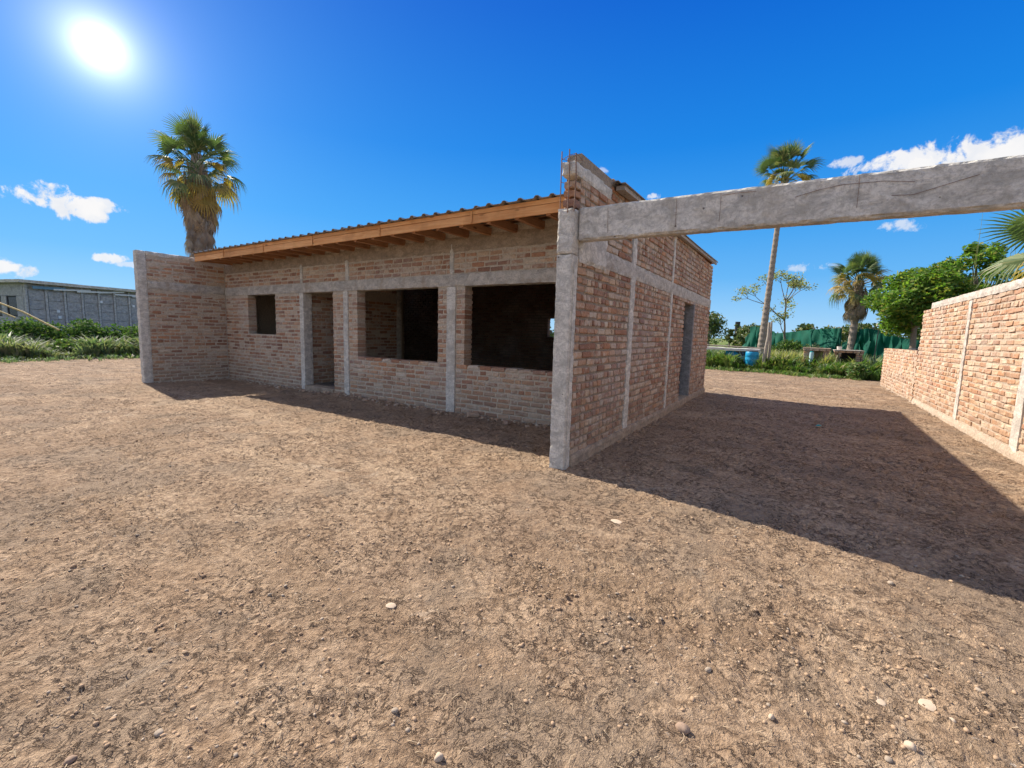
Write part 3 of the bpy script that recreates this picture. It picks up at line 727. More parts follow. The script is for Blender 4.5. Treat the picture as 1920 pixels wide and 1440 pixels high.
# ------------------------------------------------------------------ palms
def frond_mesh(name, mat, Lp, R, nseg, spread, droop, curl, seed, split=.45):
    r = np.random.RandomState(seed); mb = MB()
    # petiole
    pp = [(0, 0, 0), (Lp*.5, 0, -droop*.02), (Lp, 0, -droop*.08)]; mb.tube(pp, [.028, .018, .012], 4, .55, caps=False)
    base = np.array(pp[-1], float)
    for i in range(nseg):
        t = -1+2*i/(nseg-1); a = t*spread; Rr = R*(1-.28*abs(t)**2)*(1+(r.rand()-.5)*.15)
        d = np.array([math.cos(a), math.sin(a), 0]); pr = np.array([-d[1], d[0], 0])
        up = .35*abs(t)                       # costapalmate fold
        w0 = R*spread/nseg*split*1.15; P = []
        j = r.rand()
        for s, w in ((.06, .25), (split, 1.), (.75, .62), (1., .05)):
            dz = up*s*R*.25-droop*max(0, s-.3)**2*R*1.2-curl*j*max(0, s-.55)**2*R*2.2
            c = base+d*Rr*s*(1-.22*droop*max(0, s-.6))+np.array([0, 0, dz]); ww = w0*w
            P += [c-pr*ww, c+np.array([0, 0, ww*.55]), c+pr*ww]
        F = []
        for k in range(3):
            q = k*3; F += [(q, q+1, q+4, q+3), (q+1, q+2, q+5, q+4)]
        mb.add(P, np.array(F), r.rand()*.3)
    me = mb.build(name, mat); me_d = me.data; bpy.data.objects.remove(me); return me_d
FR = [frond_mesh('frond', PALM, .95, .72, 22, 1.5, .2+.34*i, .15+.35*i, 200+i) for i in range(4)]
FRY = [frond_mesh('frond', PALMY, .85, .75, 20, 1.5, .9, .8, 210+i) for i in range(2)]
FD = [frond_mesh('dead_frond', DEAD, .5, .95, 16, .55, .35, .4, 220+i, .5) for i in range(3)]
FDG = [frond_mesh('dead_frond', DEADG, .35, .9, 16, .5, .2, .3, 230+i, .5) for i in range(3)]
def palm(loc, label, trunk, zc, nf, sc, skirt=(), group=None, emin=-50, emax=82, dead_r=.3, yfrac=.12, seed=1, tag_name='fan_palm', azs=None):
    """trunk: list of (z, radius, dx, dy); zc crown centre height; skirt: list of (z, radius, n, scale, old)"""
    r = random.Random(seed)
    t = empty(tag_name, loc, label, 'palm tree', group)
    mb = MB(); n = 14; pts = []; rr = []
    for (z0, r0, x0, y0), (z1, r1, x1, y1) in zip(trunk[:-1], trunk[1:]):
        k = max(2, int((z1-z0)/.14))
        for i in range(k):
            f = i/k; pts.append((x0+(x1-x0)*f, y0+(y1-y0)*f, z0+(z1-z0)*f)); rr.append((r0+(r1-r0)*f)*(1.05 if i % 2 else .95))
    pts.append((trunk[-1][2], trunk[-1][3], trunk[-1][0])); rr.append(trunk[-1][1])
    mb.tube(pts, rr, n); mb.build('trunk', PBARK, t)
    tx, ty = trunk[-1][2], trunk[-1][3]
    for i in range(nf):
        f = (i+.5)/nf; e = emin+(emax-emin)*(f**.85); az = i*2.39996+r.uniform(-.2, .2)
        yel = (i < nf*yfrac*1.6 and r.random() < .6)
        me = r.choice(FRY) if yel else FR[min(3, max(0, int(3.4-f*3.2+r.uniform(-.6, .6))))]
        s = sc*r.uniform(.72, 1.2)
        o = link('frond', me, None, t, (tx+math.cos(az)*.06, ty+math.sin(az)*.06, zc-.30+.65*f*sc))
        o.rotation_euler = (Matrix.Rotation(az, 3, 'Z') @ Matrix.Rotation(-rad(e+r.uniform(-14, 14)), 3, 'Y') @ Matrix.Rotation(r.uniform(-.9, .9), 3, 'X')).to_euler(); o.scale = (s, s, s)
    for (z, ra, k, s, old) in skirt:
        for i in range(k):
            az = i*2*math.pi/k+r.uniform(-.3, .3)+z*3; me = r.choice(FDG if old else FD)
            rr_ = ra*r.uniform(.8, 1.1)
            o = link('dead_frond', me, None, t, (tx+math.cos(az)*rr_, ty+math.sin(az)*rr_, z+r.uniform(-.12, .12)))
            o.rotation_euler = (Matrix.Rotation(az+r.uniform(-.3, .3), 3, 'Z') @ Matrix.Rotation(rad(r.uniform(78, 94)), 3, 'Y') @ Matrix.Rotation(r.uniform(-.5, .5), 3, 'X')).to_euler()
            q = s*r.uniform(.85, 1.15); o.scale = (q, q, q)
    return t
palm((-16.43, 3.5, 0), 'thick shaggy fan palm rising behind the left end of the house', [(0, .36, 0, 0), (3.0, .34, 0, 0), (5.5, .30, .05, .03), (6.9, .22, .08, 0), (7.4, .16, .08, 0)], 6.95, 74, .84,
     [(6.95, .30, 14, 1.0, 0), (6.7, .42, 16, 1.0, 0), (6.4, .42, 16, .95, 0), (6.05, .38, 16, .9, 0), (5.65, .36, 16, .75, 0), (5.3, .35, 16, .65, 1), (4.95, .36, 16, .6, 1), (4.6, .37, 16, .6, 1), (4.2, .38, 16, .6, 1), (3.8, .38, 14, .6, 1), (3.4, .38, 12, .6, 1)], seed=3, emin=-62, emax=85, yfrac=.25)
palm((.38, 23.9, 0), 'very tall slender fan palm crossing behind the concrete beam', [(0, .32, 0, 0), (1.0, .21, .02, 0), (3.5, .155, .10, 0), (7.5, .125, .25, 0), (9.75, .15, .38, 0)], 9.65, 56, 1.0,
     [(9.9, .16, 9, .9, 0), (9.5, .16, 8, .9, 0), (9.1, .15, 6, .8, 0), (8.7, .14, 5, .7, 0)], seed=5, emin=-38, yfrac=.25)
palm((4.5, 25.7, 0), 'short fan palm with brown skirt between the nets and the green tree', [(0, .24, 0, 0), (1.2, .18, 0, 0), (3.0, .16, .03, 0), (4.7, .2, .03, 0)], 4.55, 60, .86,
     [(4.6, .22, 12, .95, 0), (4.3, .34, 14, 1.0, 0), (3.95, .38, 14, .95, 0), (3.65, .38, 12, .85, 0)], seed=8, emin=-22, yfrac=.35)
palm((6.6, 7.7, 0), 'large palm with long drooping fronds leaning over the capped wall at the right edge', [(0, .3, 0, 0), (3.0, .26, 0, 0)], 3.05, 44, 1.18, [(3.2, .3, 8, 1.0, 0)], seed=11, emin=-40, emax=55, yfrac=.3)

# ------------------------------------------------------------------ trees
def leaves(centers, rads_, n, size, seed, flat=.6, elong=2.0):
    r = np.random.RandomState(seed); k = len(centers)
    w = np.array([a**2 for a in rads_]); idx = r.choice(k, n, p=w/w.sum())
    c = np.array(centers)[idx]; ra = np.array(rads_)[idx]
    d = r.randn(n, 3); d /= np.linalg.norm(d, axis=1)[:, None]; d[:, 2] *= flat
    P = c+d*(ra*r.rand(n)**.42)[:, None]
    a = r.randn(n, 3); a[:, 2] *= .6; a /= np.linalg.norm(a, axis=1)[:, None]; b = np.cross(a, r.randn(n, 3)); b /= np.linalg.norm(b, axis=1)[:, None]
    s = size*(.6+.8*r.rand(n))[:, None]
    V = np.stack([P-a*s*elong*.5, P+b*s*.42, P+a*s*elong*.5, P-b*s*.42], 1).reshape(-1, 3)
    F = np.arange(4*n).reshape(-1, 4)
    return V, F, r.rand(n)
def leaf_obj(name, mat, parent, *a, **k):
    V, F, A = leaves(*a, **k); return link(name, mesh_np(name, V, F, {'rnd': A}), mat, parent)
def branchy(mb, p, d, L, r, depth, rn, tips, spread=.6, up=.15, n=3):
    pts = [p]; rr = [r]; q = p.copy(); dd = d.copy(); k = 4
    for i in range(k):
        dd = (dd+Vector((rn.uniform(-1, 1), rn.uniform(-1, 1), rn.uniform(-.4, 1)))*.13).normalized(); q = q+dd*(L/k); pts.append(q.copy()); rr.append(r*(1-.45*(i+1)/k))
    mb.tube(pts, rr, 6 if depth > 1 else 4, 0, caps=False)
    if depth == 0: tips.append(pts[-1]); tips.append(pts[-2]); return
    for i in range(n):
        a = rn.uniform(0, 6.28); ax = dd.orthogonal().normalized(); ax.rotate(Matrix.Rotation(a, 3, dd))
        nd = (dd+ax*rn.uniform(spread*.6, spread*1.3)+Vector((0, 0, up))).normalized()
        branchy(mb, pts[-1] if i else pts[-1], nd, L*rn.uniform(.6, .8), r*.55, depth-1, rn, tips, spread, up, n)
    if depth > 1:
        ax = dd.orthogonal().normalized(); ax.rotate(Matrix.Rotation(rn.uniform(0, 6), 3, dd)); branchy(mb, pts[2], (dd+ax*.9).normalized(), L*.5, r*.4, depth-2, rn, tips, spread, up, n)
def tree(loc, label, name, H0, L, r, depth, leafn, lsize, mat, seed, cr=.5, spread=.6, up=.15, bark=BARK, d0=(0, 0, 1), group=None, n=3, cat='tree'):
    t = empty(name, loc, label, cat, group); mb = MB(); tips = []; rn = random.Random(seed)
    mb.tube([(0, 0, -.1), (0, 0, H0*.5), (d0[0]*H0*.3, d0[1]*H0*.3, H0)], [r*1.25, r, r*.9], 8)
    branchy(mb, Vector((d0[0]*H0*.3, d0[1]*H0*.3, H0-.05)), Vector(d0).normalized(), L, r*.85, depth, rn, tips, spread, up, n)
    mb.build('trunk', bark, t, smooth=True)
    leaf_obj('crown', mat, t, [tuple(q) for q in tips], [cr*rn.uniform(.6, 1.2) for _ in tips], leafn, lsize, seed)
    return t
tree((1.45, 27.8, 0), 'nearly bare spreading tree with sparse pale leaves right of the slender palm', 'bare_tree', .9, 1.85, .10, 3, 1900, .07, SPARSE, 4, cr=.42, spread=.85, up=.22)
def clump_tree(loc, label, name, H0, cz, rx, rz, nc, cr, nleaf, ls, mat, seed, r0=.11):
    t = empty(name, loc, label, 'tree'); r = np.random.RandomState(seed); mb = MB(); cs = []; ra = []
    mb.tube([(0, 0, -.1), (.03, 0, H0*.5), (0, .05, H0)], [r0*1.2, r0, r0*.85], 8)
    for i in range(nc):
        d = r.randn(3); d /= np.linalg.norm(d); q = .55+.45*r.rand(); c = (d[0]*rx*q, d[1]*rx*q, cz+d[2]*rz*q); cs.append(c); ra.append(cr*(.6+.7*r.rand()))
        mb.tube([(0, .05, H0-.05), (c[0]*.35, c[1]*.35, H0+(c[2]-H0)*.45+.1), (c[0]*.75, c[1]*.75, H0+(c[2]-H0)*.8), c], [.05, .035, .02, .008], 5, caps=False)
    mb.build('trunk', BARK, t, smooth=True); leaf_obj('crown', mat, t, cs, ra, nleaf, ls, seed, flat=.75, elong=2.3); return t
clump_tree((5.95, 19.6, 0), 'dense bright green leafy tree behind the low brick wall', 'leafy_tree', 2.1, 3.25, 1.55, 1.35, 46, .50, 16000, .085, TREE, 9)
clump_tree((8.2, 21.5, 0), 'taller loose tree with thin upright twigs behind the dense green tree', 'loose_tree', 2.2, 3.9, 1.9, 1.7, 40, .42, 8000, .085, TREE, 14)
mb = MB(); rn = random.Random(3)
t = empty('dry_reed_clump', (8.0, 20.0, 0), 'tall thin dry stalks standing above the loose tree', 'reeds')
for k in range(6):
    x = rn.uniform(-1.1, .9); y = rn.uniform(-.3, .3); h = rn.uniform(5.2, 6.8)
    mb = MB(); mb.tube([(x, y, 0), (x+.1, y, h*.5), (x+rn.uniform(-.2, .4), y, h)], [.014, .009, .003], 4); mb.build('stalk', SPARSE, t)

def shrub(loc, w, h, mat, label, seed, n=2600, ls=.09, name='shrub', group=None, d=None, cat='bush'):
    r = np.random.RandomState(seed); t = empty(name, loc, label, cat, group)
    cs = []; ra = []
    for i in range(14):
        a = r.rand()*6.28; q = r.rand()**.6; cs.append((math.cos(a)*q*w*.4, math.sin(a)*q*(d or w)*.4, h*(.25+.5*r.rand()*(1-q*.4)))); ra.append(min(w, h)*(.22+.16*r.rand()))
    leaf_obj('foliage', mat, t, cs, ra, n, ls, seed, flat=.85, elong=1.8)
    mb = MB()
    for c in cs[:6]: mb.tube([(0, 0, -.05), (c[0]*.5, c[1]*.5, c[2]*.6), c], [.03, .02, .008], 4)
    mb.build('stems', BARK, t)
    return t
# scattered blades and broad weeds
def weeds(name, mat, X, Y, H, seed, nper=26, wid=.012, spread=.16, kind='stuff', curve=.5, label=None):
    r = np.random.RandomState(seed); n = len(X)
    X = np.repeat(X, nper); Y = np.repeat(Y, nper); H = np.repeat(H, nper)*(.45+.75*r.rand(n*nper)); tint = np.repeat(r.rand(n), nper)*.75+r.rand(n*nper)*.25
    az = r.rand(n*nper)*6.283; ln = spread*(.2+r.rand(n*nper)*1.0)*H/.5
    bx = X+np.cos(az)*spread*.4*r.rand(n*nper); by = Y+np.sin(az)*spread*.4*r.rand(n*nper)
    dx, dy = np.cos(az), np.sin(az); px, py = -dy, dx; w = wid*(.6+r.rand(n*nper))*(.6+H)
    def P(f, l, ww): return np.stack([bx+dx*ln*l+px*w*ww, by+dy*ln*l+py*w*ww, H*f], 1)
    V = np.stack([P(0, 0, -.6), P(0, 0, .6), P(.6, .5, -1), P(.6, .5, 1), P(1.-curve*.3, 1.4, 0)], 1).reshape(-1, 3)
    b = np.arange(n*nper)[:, None]*5; Q = b+np.array([[0, 1, 3, 2]]); T = b+np.array([[2, 3, 4]])
    me = mesh_np(name, V, [Q, T], {'rnd': np.concatenate([tint, tint])})
    o = link(name, me, mat); tag(o, label, kind=kind); return o
r = np.random.RandomState(77)
# right patch: front edge from (-3,19.5) to (4.6,17)
def edge_y(x): return 18.9-.24*x+.25*np.sin(x*2.1)+.15*np.sin(x*5.3)
n = 2600; X = r.uniform(-5, 9, n); Y = edge_y(X)+np.abs(r.randn(n))*2.2+.1; k = ~((X > 4.2) & (Y < 15.6)); X, Y = X[k], Y[k]
weeds('weeds', WEED, X, Y, .16+.50*r.rand(len(X))**1.5*(1+1.8*pnoise(X*.9, Y*.9, 21)), 1, nper=30, wid=.020, spread=.30, label='leafy green weeds along the far edge of the yard')
n = 700; X = r.uniform(-6, 12, n); Y = edge_y(X)+1.2+r.rand(n)*9
weeds('weeds', WEEDB, X, Y, .5+.5*r.rand(n), 2, nper=26, wid=.013, spread=.16, label='taller grey green weeds further back in the patch')
n = 420; X = r.uniform(.8, 3.6, n); Y = 19.5+r.rand(n)*4
weeds('dry_grass', SPARSE, X, Y, .6+.5*r.rand(n), 3, nper=18, wid=.008, spread=.12, label='dry straw coloured grass beside the leaning post')
n = 3000; X = r.uniform(-8, 14, n); Y = 24+r.rand(n)*14
weeds('meadow_grass', GRASSB, X, Y, .12+.12*r.rand(n), 4, nper=14, wid=.02, spread=.2, label='short bright green grass behind the weeds')
# left patch
n = 2600; Y = r.uniform(-6, 9, n); X = -21.3+.2*np.sin(Y*2)-np.abs(r.randn(n))*2.4-.1
weeds('weeds', WEEDB, X, Y, .18+.55*r.rand(n)**1.4*(1+1.8*pnoise(X*.7, Y*.7, 22)), 5, nper=30, wid=.019, spread=.28, label='grey green weeds at the left edge of the yard')
n = 900; Y = r.uniform(-6, 11, n); X = -21.2-r.rand(n)*1.6
weeds('meadow_grass', GRASSB, X, Y, .10+.14*r.rand(n), 6, nper=16, wid=.014, spread=.2, label='low bright grass in front of the left weeds')
n = 1500; Y = r.uniform(-8, 16, n); X = -24-r.rand(n)*9
weeds('weeds', WEED, X, Y, .3+.35*r.rand(n), 7, nper=26, wid=.018, spread=.2, label='tall green weeds behind the left patch')
n = 260; X = r.uniform(-3, 4.3, n); Y = edge_y(X)-np.abs(r.randn(n))*.45
weeds('weeds', WEED, X, Y, .05+.16*r.rand(n), 8, nper=12, wid=.016, spread=.3, label='stray small weeds creeping onto the dirt on the right')
n = 320; Y = r.uniform(-5, 8, n); X = -21.3+np.abs(r.randn(n))*.6
weeds('weeds', WEEDB, X, Y, .05+.16*r.rand(n), 9, nper=12, wid=.016, spread=.3, label='stray small weeds creeping onto the dirt on the left')
for i, (x, y, w, h, mt, lb) in enumerate([(-25.6, -1.8, 3.2, 2.0, BUSH, 'darkest tall bush at the left edge below the bamboo pole'), (-25.4, .6, 2.6, 1.65, BUSH, 'dark bush in front of the corner of the grey building'),
        (-25.0, 2.4, 2.4, 1.75, BUSH, 'dark green bush before the middle of the grey building'), (-24.8, 4.2, 2.6, 1.6, BUSH, 'bush left of the house wing in front of the grey building'), (-24.6, 6.2, 2.8, 1.6, BUSH, 'bush hidden partly by the house wing at the left'),
        (-23.4, -1.0, 1.6, 1.2, WEEDB, 'pale silvery bush in front of the darkest left bush'), (-22.9, 3.6, 1.5, .95, WEEDB, 'grey green leafy clump close to the house wing'), (-22.6, 1.2, 1.3, .8, WEED, 'low leafy green clump in the left weeds')]):
    shrub((x, y, 0), w, h, mt, lb, 300+i, 4600, .08)
for i, (x, y, w, h, mt, lb) in enumerate([(-.9, 20.6, 1.3, .75, WEED, 'leafy clump beside the house end in the right weeds'), (1.55, 20.0, 1.4, .85, WEED, 'leafy clump between the leaning post and the left barbecue'),
        (2.2, 21.4, 1.5, 1.05, WEEDB, 'taller grey green clump behind the left barbecue'), (3.4, 19.0, 1.2, .6, WEEDB, 'low grey green clump in front of the barbecues'), (4.1, 18.2, 1.2, .7, WEED, 'leafy clump beside the end of the low brick wall')]):
    shrub((x, y, 0), w, h, mt, lb, 340+i, 2200, .06)

# ------------------------------------------------------------------ objects in the weeds on the right
def rotz(a): return Matrix.Rotation(a, 4, 'Z')
# pale slab on painted block base
t = empty('outdoor_counter', (-.55, 20.2, 0), 'low outdoor counter with white slab and blue swirls painted on dark base', 'counter')
GRAF, gg, gb, _ = newmat('painted_base')
pp = pos(gg); wv = gg.n('ShaderNodeTexVoronoi', feature='DISTANCE_TO_EDGE'); gg.l(pp, wv.inputs['Vector']); wv.inputs['Scale'].default_value = 3.2
cc = gg.mix(gg.ss(gg.noise(pp, 5., 2.), .42, .56), (.06, .055, .06), (.02, .22, .40)); cc = gg.mix(gg.ss(wv.outputs['Distance'], .03, .09, .7, 0.), cc, (.30, .42, .5)); gg.put(gb.inputs['Base Color'], cc)
rough_box('counter_base', (-.35, -.3, -.1), (1.0, .3, .86), GRAF, t, seg=.2, amp=.01, seed=131)
rough_box('counter_slab', (-2.0, -.38, .90), (-.42, .38, 1.02), WHITE, t, seg=.15, amp=.015, seed=133)
rough_box('counter_slab', (-.41, -.40, .87), (1.12, .40, 1.00), WHITE, t, seg=.15, amp=.012, seed=132)
rough_box('counter_leg', (-1.9, -.25, -.1), (-1.6, .25, .9), CO, t, seg=.2, seed=134)
t = empty('plastic_barrel', (.28, 19.7, 0), 'bright blue plastic barrel beside the painted counter', 'barrel')
mb = MB(); zz = [0, .03, .22, .25, .28, .58, .61, .64, .84, .88]; rr = [.25, .28, .29, .275, .29, .29, .275, .29, .28, .24]
mb.tube([(0, 0, z) for z in zz], rr, 20); mb.build('barrel_body', BLUE, t, smooth=True)
mb = MB(); mb.tube([(0, 0, .881), (0, 0, .905)], .255, 20); mb.build('rim', DARK, t)
t = empty('wooden_post', (.86, 19.2, 0), 'grey weathered forked post leaning beside the slender palm', 'post')
mb = MB(); mb.tube([(-.06, 0, -.1), (-.02, 0, .9), (.05, 0, 1.6), (.03, 0, 2.25)], [.085, .08, .07, .05], 8); mb.build('pole', WOODG, t, smooth=True)
mb = MB(); mb.tube([(.10, .1, -.1), (.14, .1, 1.0), (.12, .1, 2.3)], [.07, .06, .035], 7); mb.build('second_pole', WOODG, t, smooth=True)
mb = MB(); mb.tube([(-2.4, 19.3, 1.12), (-.8, 19.28, 1.10), (.78, 19.2, 1.05)], [.03, .028, .03], 7)
tag(mb.build('wooden_rail', WOODG, smooth=True), 'thin pale rail running from the leaning post to the left', 'rail')
# brick barbecue
def mini_brick(mb, x0, x1, y0, y1, z0, z1, seed):
    r = random.Random(seed); z = z0
    while z < z1:
        x = x0-r.uniform(0, .15)
        while x < x1:
            a, b = max(x, x0), min(x+.24, x1)
            if b-a > .04: mb.box((a+.008, y0-r.uniform(0, .008), z+.007), (b-.008, y1, min(z+.083, z1)), None, r.random())
            x += .25
        z += .09
def stove(loc, label, w, h, top, seed, dark=False):
    t = empty('brick_barbecue', loc, label, 'barbecue')
    mb = MB(); mb.box((-w/2+.02, -.3, -.1), (-w/2+.22, .3, h)); mb.box((w/2-.22, -.3, -.1), (w/2-.02, .3, h)); mb.box((-w/2+.22, .2, -.1), (w/2-.22, .3, h)); mb.box((-w/2+.22, -.25, .42), (w/2-.22, .2, .5)); mb.build('base', DARK if dark else MO, t)
    for s in (-1, 1):
        mb = MB(); mini_brick(mb, s*(w/2-.12)-.12, s*(w/2-.12)+.12, -.32, .32, 0, h, seed+s); mb.build('side_pier', BR, t)['kind'] = 'stuff'
    mb = MB(); mini_brick(mb, -w/2-.03, w/2+.03, -.36, .36, h, h+.09, seed+5); mb.build('brick_top', BR2, t)['kind'] = 'stuff'
    rough_box('slab', (-w/2-.05, -.38, h+.09), (w/2+.05, .38, h+.13), top, t, seg=.2, amp=.008, seed=seed)
    return t
stove((2.80, 20.2, 0), 'left brick barbecue with a pale pipe standing against it', .95, 1.02, BR2, 140)
stove((3.95, 20.0, 0), 'right brick barbecue with dark sides between weeds and palm', .98, .98, CO2, 150, True)
t = empty('pale_pipe', (2.62, 19.75, 0), 'pale blue plastic pipe standing upright against the left barbecue', 'pipe')
mb = MB(); mb.tube([(0, 0, 0), (.01, .03, .95)], .085, 14); mb.build('pipe_body', PIPE, t, smooth=True)
mb = MB(); mb.tube([(.01, .03, .951), (.01, .03, 1.0)], .06, 12); mb.build('pipe_cap', TEAL, t, smooth=True)
t = empty('white_bucket', (3.62, 20.0, 1.115), 'small white bucket standing on the right barbecue', 'bucket')
mb = MB(); mb.tube([(0, 0, 0), (0, 0, .13)], [.08, .1], 14); mb.build('bucket_body', WHITE, t, smooth=True)
mb = MB(); mb.tube([(-.1, 0, .12), (-.06, 0, .19), (.06, 0, .19), (.1, 0, .12)], .006, 5); mb.build('handle', DARK, t)
# green nets
def net(loc, label, P, zt, zb, seed, folds=1.):
    t = empty('shade_net', loc, label, 'shade net')
    r = np.random.RandomState(seed); nu, nv = 90, 18; V = []
    P = np.array(P, float); seg = np.linspace(0, len(P)-1, nu)
    for j in range(nv):
        f = j/(nv-1)
        for i in range(nu):
            s = seg[i]; k = min(int(s), len(P)-2); q = P[k]+(P[k+1]-P[k])*(s-k); top = zt[k]+(zt[k+1]-zt[k])*(s-k)
            z = zb+(top-zb)*f; y = q[1]+folds*(.12*math.sin(i*.55+f*2.5)+.12*math.sin(i*1.3-f*4)+.1*math.sin(f*6+i*.2))*(1-.75*f)-(1-f)*.5
            V.append((q[0]+.08*math.sin(f*5+i), y, z))
    F = [(j*nu+i, j*nu+i+1, (j+1)*nu+i+1, (j+1)*nu+i) for j in range(nv-1) for i in range(nu-1)]
    link('net_sheet', mesh_np('net_sheet', V, np.array(F), smooth=True), NET, t)
    for k in range(0, len(P)):
        if zt[k] > 1.6:
            mb = MB(); mb.tube([(P[k][0], P[k][1]+.12, 0), (P[k][0]+.03, P[k][1]+.12, zt[k]+.08)], .035, 6); mb.build('net_pole', WOODG, t)
    return t
net((0, 0, 0), 'long green shade net hung on poles behind the bare tree', [(-1.15, 30.6), (-.65, 30.2), (.1, 29.8), (.9, 29.4), (1.8, 28.6), (2.8, 27.6), (3.9, 26.6), (4.05, 26.6)], [.9, 2.35, 2.25, 1.9, 2.0, 2.15, 2.2, 2.22], .0, 160)
net((0, 0, 0), 'sagging dark green shade net right of the short palm', [(4.2, 26.4), (4.8, 25.6), (5.3, 25.2), (6.2, 24.4), (7.2, 23.6), (9.5, 22.5)], [1.4, 2.15, 2.2, 1.75, 1.55, 1.5], .0, 161, 1.6)
shrub((1.55, 26.4, 0), 1.9, 1.7, BUSH, 'dark round bush at the foot of the bare tree', 320, 4200, .08)
shrub((.75, 27.2, 0), 1.4, 1.1, WEED, 'small green bush against the net beside the slender palm', 323, 1600, .08)
shrub((2.7, 26.2, 0), 1.5, 1.5, WEEDB, 'grey green bush in front of the middle of the long net', 321, 2400, .07)
shrub((4.25, 25.2, 0), 1.0, .9, WEED, 'green growth round the foot of the short palm', 322, 1200, .07)
# thin pole
t = empty('thin_pole', (5.05, 21.7, 0), 'thin dark pole leaning left of the dense green tree', 'pole')
mb = MB(); mb.tube([(0, 0, 0), (.02, 0, 1.5), (.12, 0, 3.7)], [.03, .02, .012], 6); mb.build('pole_shaft', DARK, t)
mb = MB(); mb.tube([(-.02, 0, 2.35), (-.03, -.02, 2.2)], .035, 6); mb.build('rope_knot', WHITE, t)

# ------------------------------------------------------------------ grey building far left
gb_o = Vector((-34.2, 2.1, 0)); a = math.atan2(8.4-2.1, -38.1+34.2+0.0)
t = empty('grey_building', (-34.3, 2.15, 0), 'long low unrendered grey concrete building beyond the weeds at the left', 'building', rz=rad(106.0))
# local +x runs along the long face to the right in view, local +y away from the viewer (to the left face)
def GB(name, a_, b_, mat=COF, **k): return rough_box(name, a_, b_, mat, t, **{**dict(seg=.5, amp=.01, chip=.01), **k})
Lb, Db, Hb = 15.0, 5.2, 3.45
GB('roof_slab', (-.35, -.3, Hb), (Lb, Db+.2, Hb+.18), mat=CO, seed=170)
x = 0.
k = 0
while x < Lb-1:
    GB('wall_post', (x, -.04, -.2), (x+.12, .12, Hb), mat=COP, seed=171+k)
    for j in range(6):
        z0 = j*.52-.05
        if j < 6: GB('concrete_panel', (x+.16, .02-.006*(j % 2), z0), (x+.86, .10, z0+.51), seed=180+j, seg=.35, val=random.random())
    x += .86; k += 1
GB('backing_wall', (0, .085, -.1), (Lb, .16, Hb-.01), seed=172)
GB('end_wall', (-.02, .12, -.2), (.12, Db, 1.6), seed=173)
for ya, yb in ((.12, .75), (1.65, 2.1), (3.0, Db)): GB('end_wall', (-.02, ya, 1.6), (.12, yb, 2.75), seed=174)
GB('end_wall', (-.02, .12, 2.75), (.12, Db, Hb), seed=175)
for ya, yb in ((.75, 1.65), (2.1, 3.0)):
    wf = MB(); wf.box((.02, ya, 1.6), (.08, ya+.06, 2.75)); wf.box((.02, yb-.06, 1.6), (.08, yb, 2.75)); wf.box((.02, ya+.06, 1.6), (.08, yb-.06, 1.67)); wf.box((.02, ya+.06, 2.68), (.08, yb-.06, 2.75)); wo = wf.build('window', DARK, t)
    mb = MB(); mb.box((.04, ya+.06, 1.67), (.05, yb-.06, 2.68)); mb.build('pane', simple('dark_pane', (.03, .03, .035), .2), wo)
GB('inner_wall', (1.0, .14, 0), (1.1, Db, 3.3), seed=176)
BL = simple('blue_sheeting', (.16, .30, .42), .5, .5, 2.); WS = simple('white_sheeting', (.75, .78, .8), .5, .1)
rr_ = random.Random(5)
x = .3
while x < 12:
    L_ = rr_.uniform(.8, 1.9); w_ = rr_.random() < .45
    mb = MB(); dz = rr_.uniform(-.22, .02); M = Matrix.Translation((x, -.10-.02*rr_.random(), 3.22+rr_.uniform(-.05, .05))) @ Matrix.Rotation(-dz/L_*-1, 4, 'Y')
    mb.box((0, -.015, -.07), (L_, .015, .09 if not w_ else .02), M); mb.build('loose_sheeting', WS if w_ else BL, t); x += L_*.62
for x_, z_ in ((1.35, 1.9), (1.4, 1.55), (3.55, 2.6), (5.4, 2.45)):
    mb = MB(); mb.box((x_, -.012, z_), (x_+.14, .01, z_+.16)); mb.build('white_patch', WS, t)
mb = MB(); mb.tube([(-25.4, -.55, 2.30), (-24.6, .35, 1.75), (-23.6, 1.15, 1.05)], .035, 7)
tag(mb.build('bamboo_pole', WOODY, smooth=True), 'yellow bamboo pole slanting down into the bushes at the left edge', 'pole')
mb = MB(); mb.tube([(-25.5, -.7, 2.0), (-25.1, -.25, 1.78), (-24.7, .15, 1.5)], .03, 7)
tag(mb.build('bamboo_pole', WOODY, smooth=True), 'shorter second bamboo pole just under the long slanting one', 'pole')

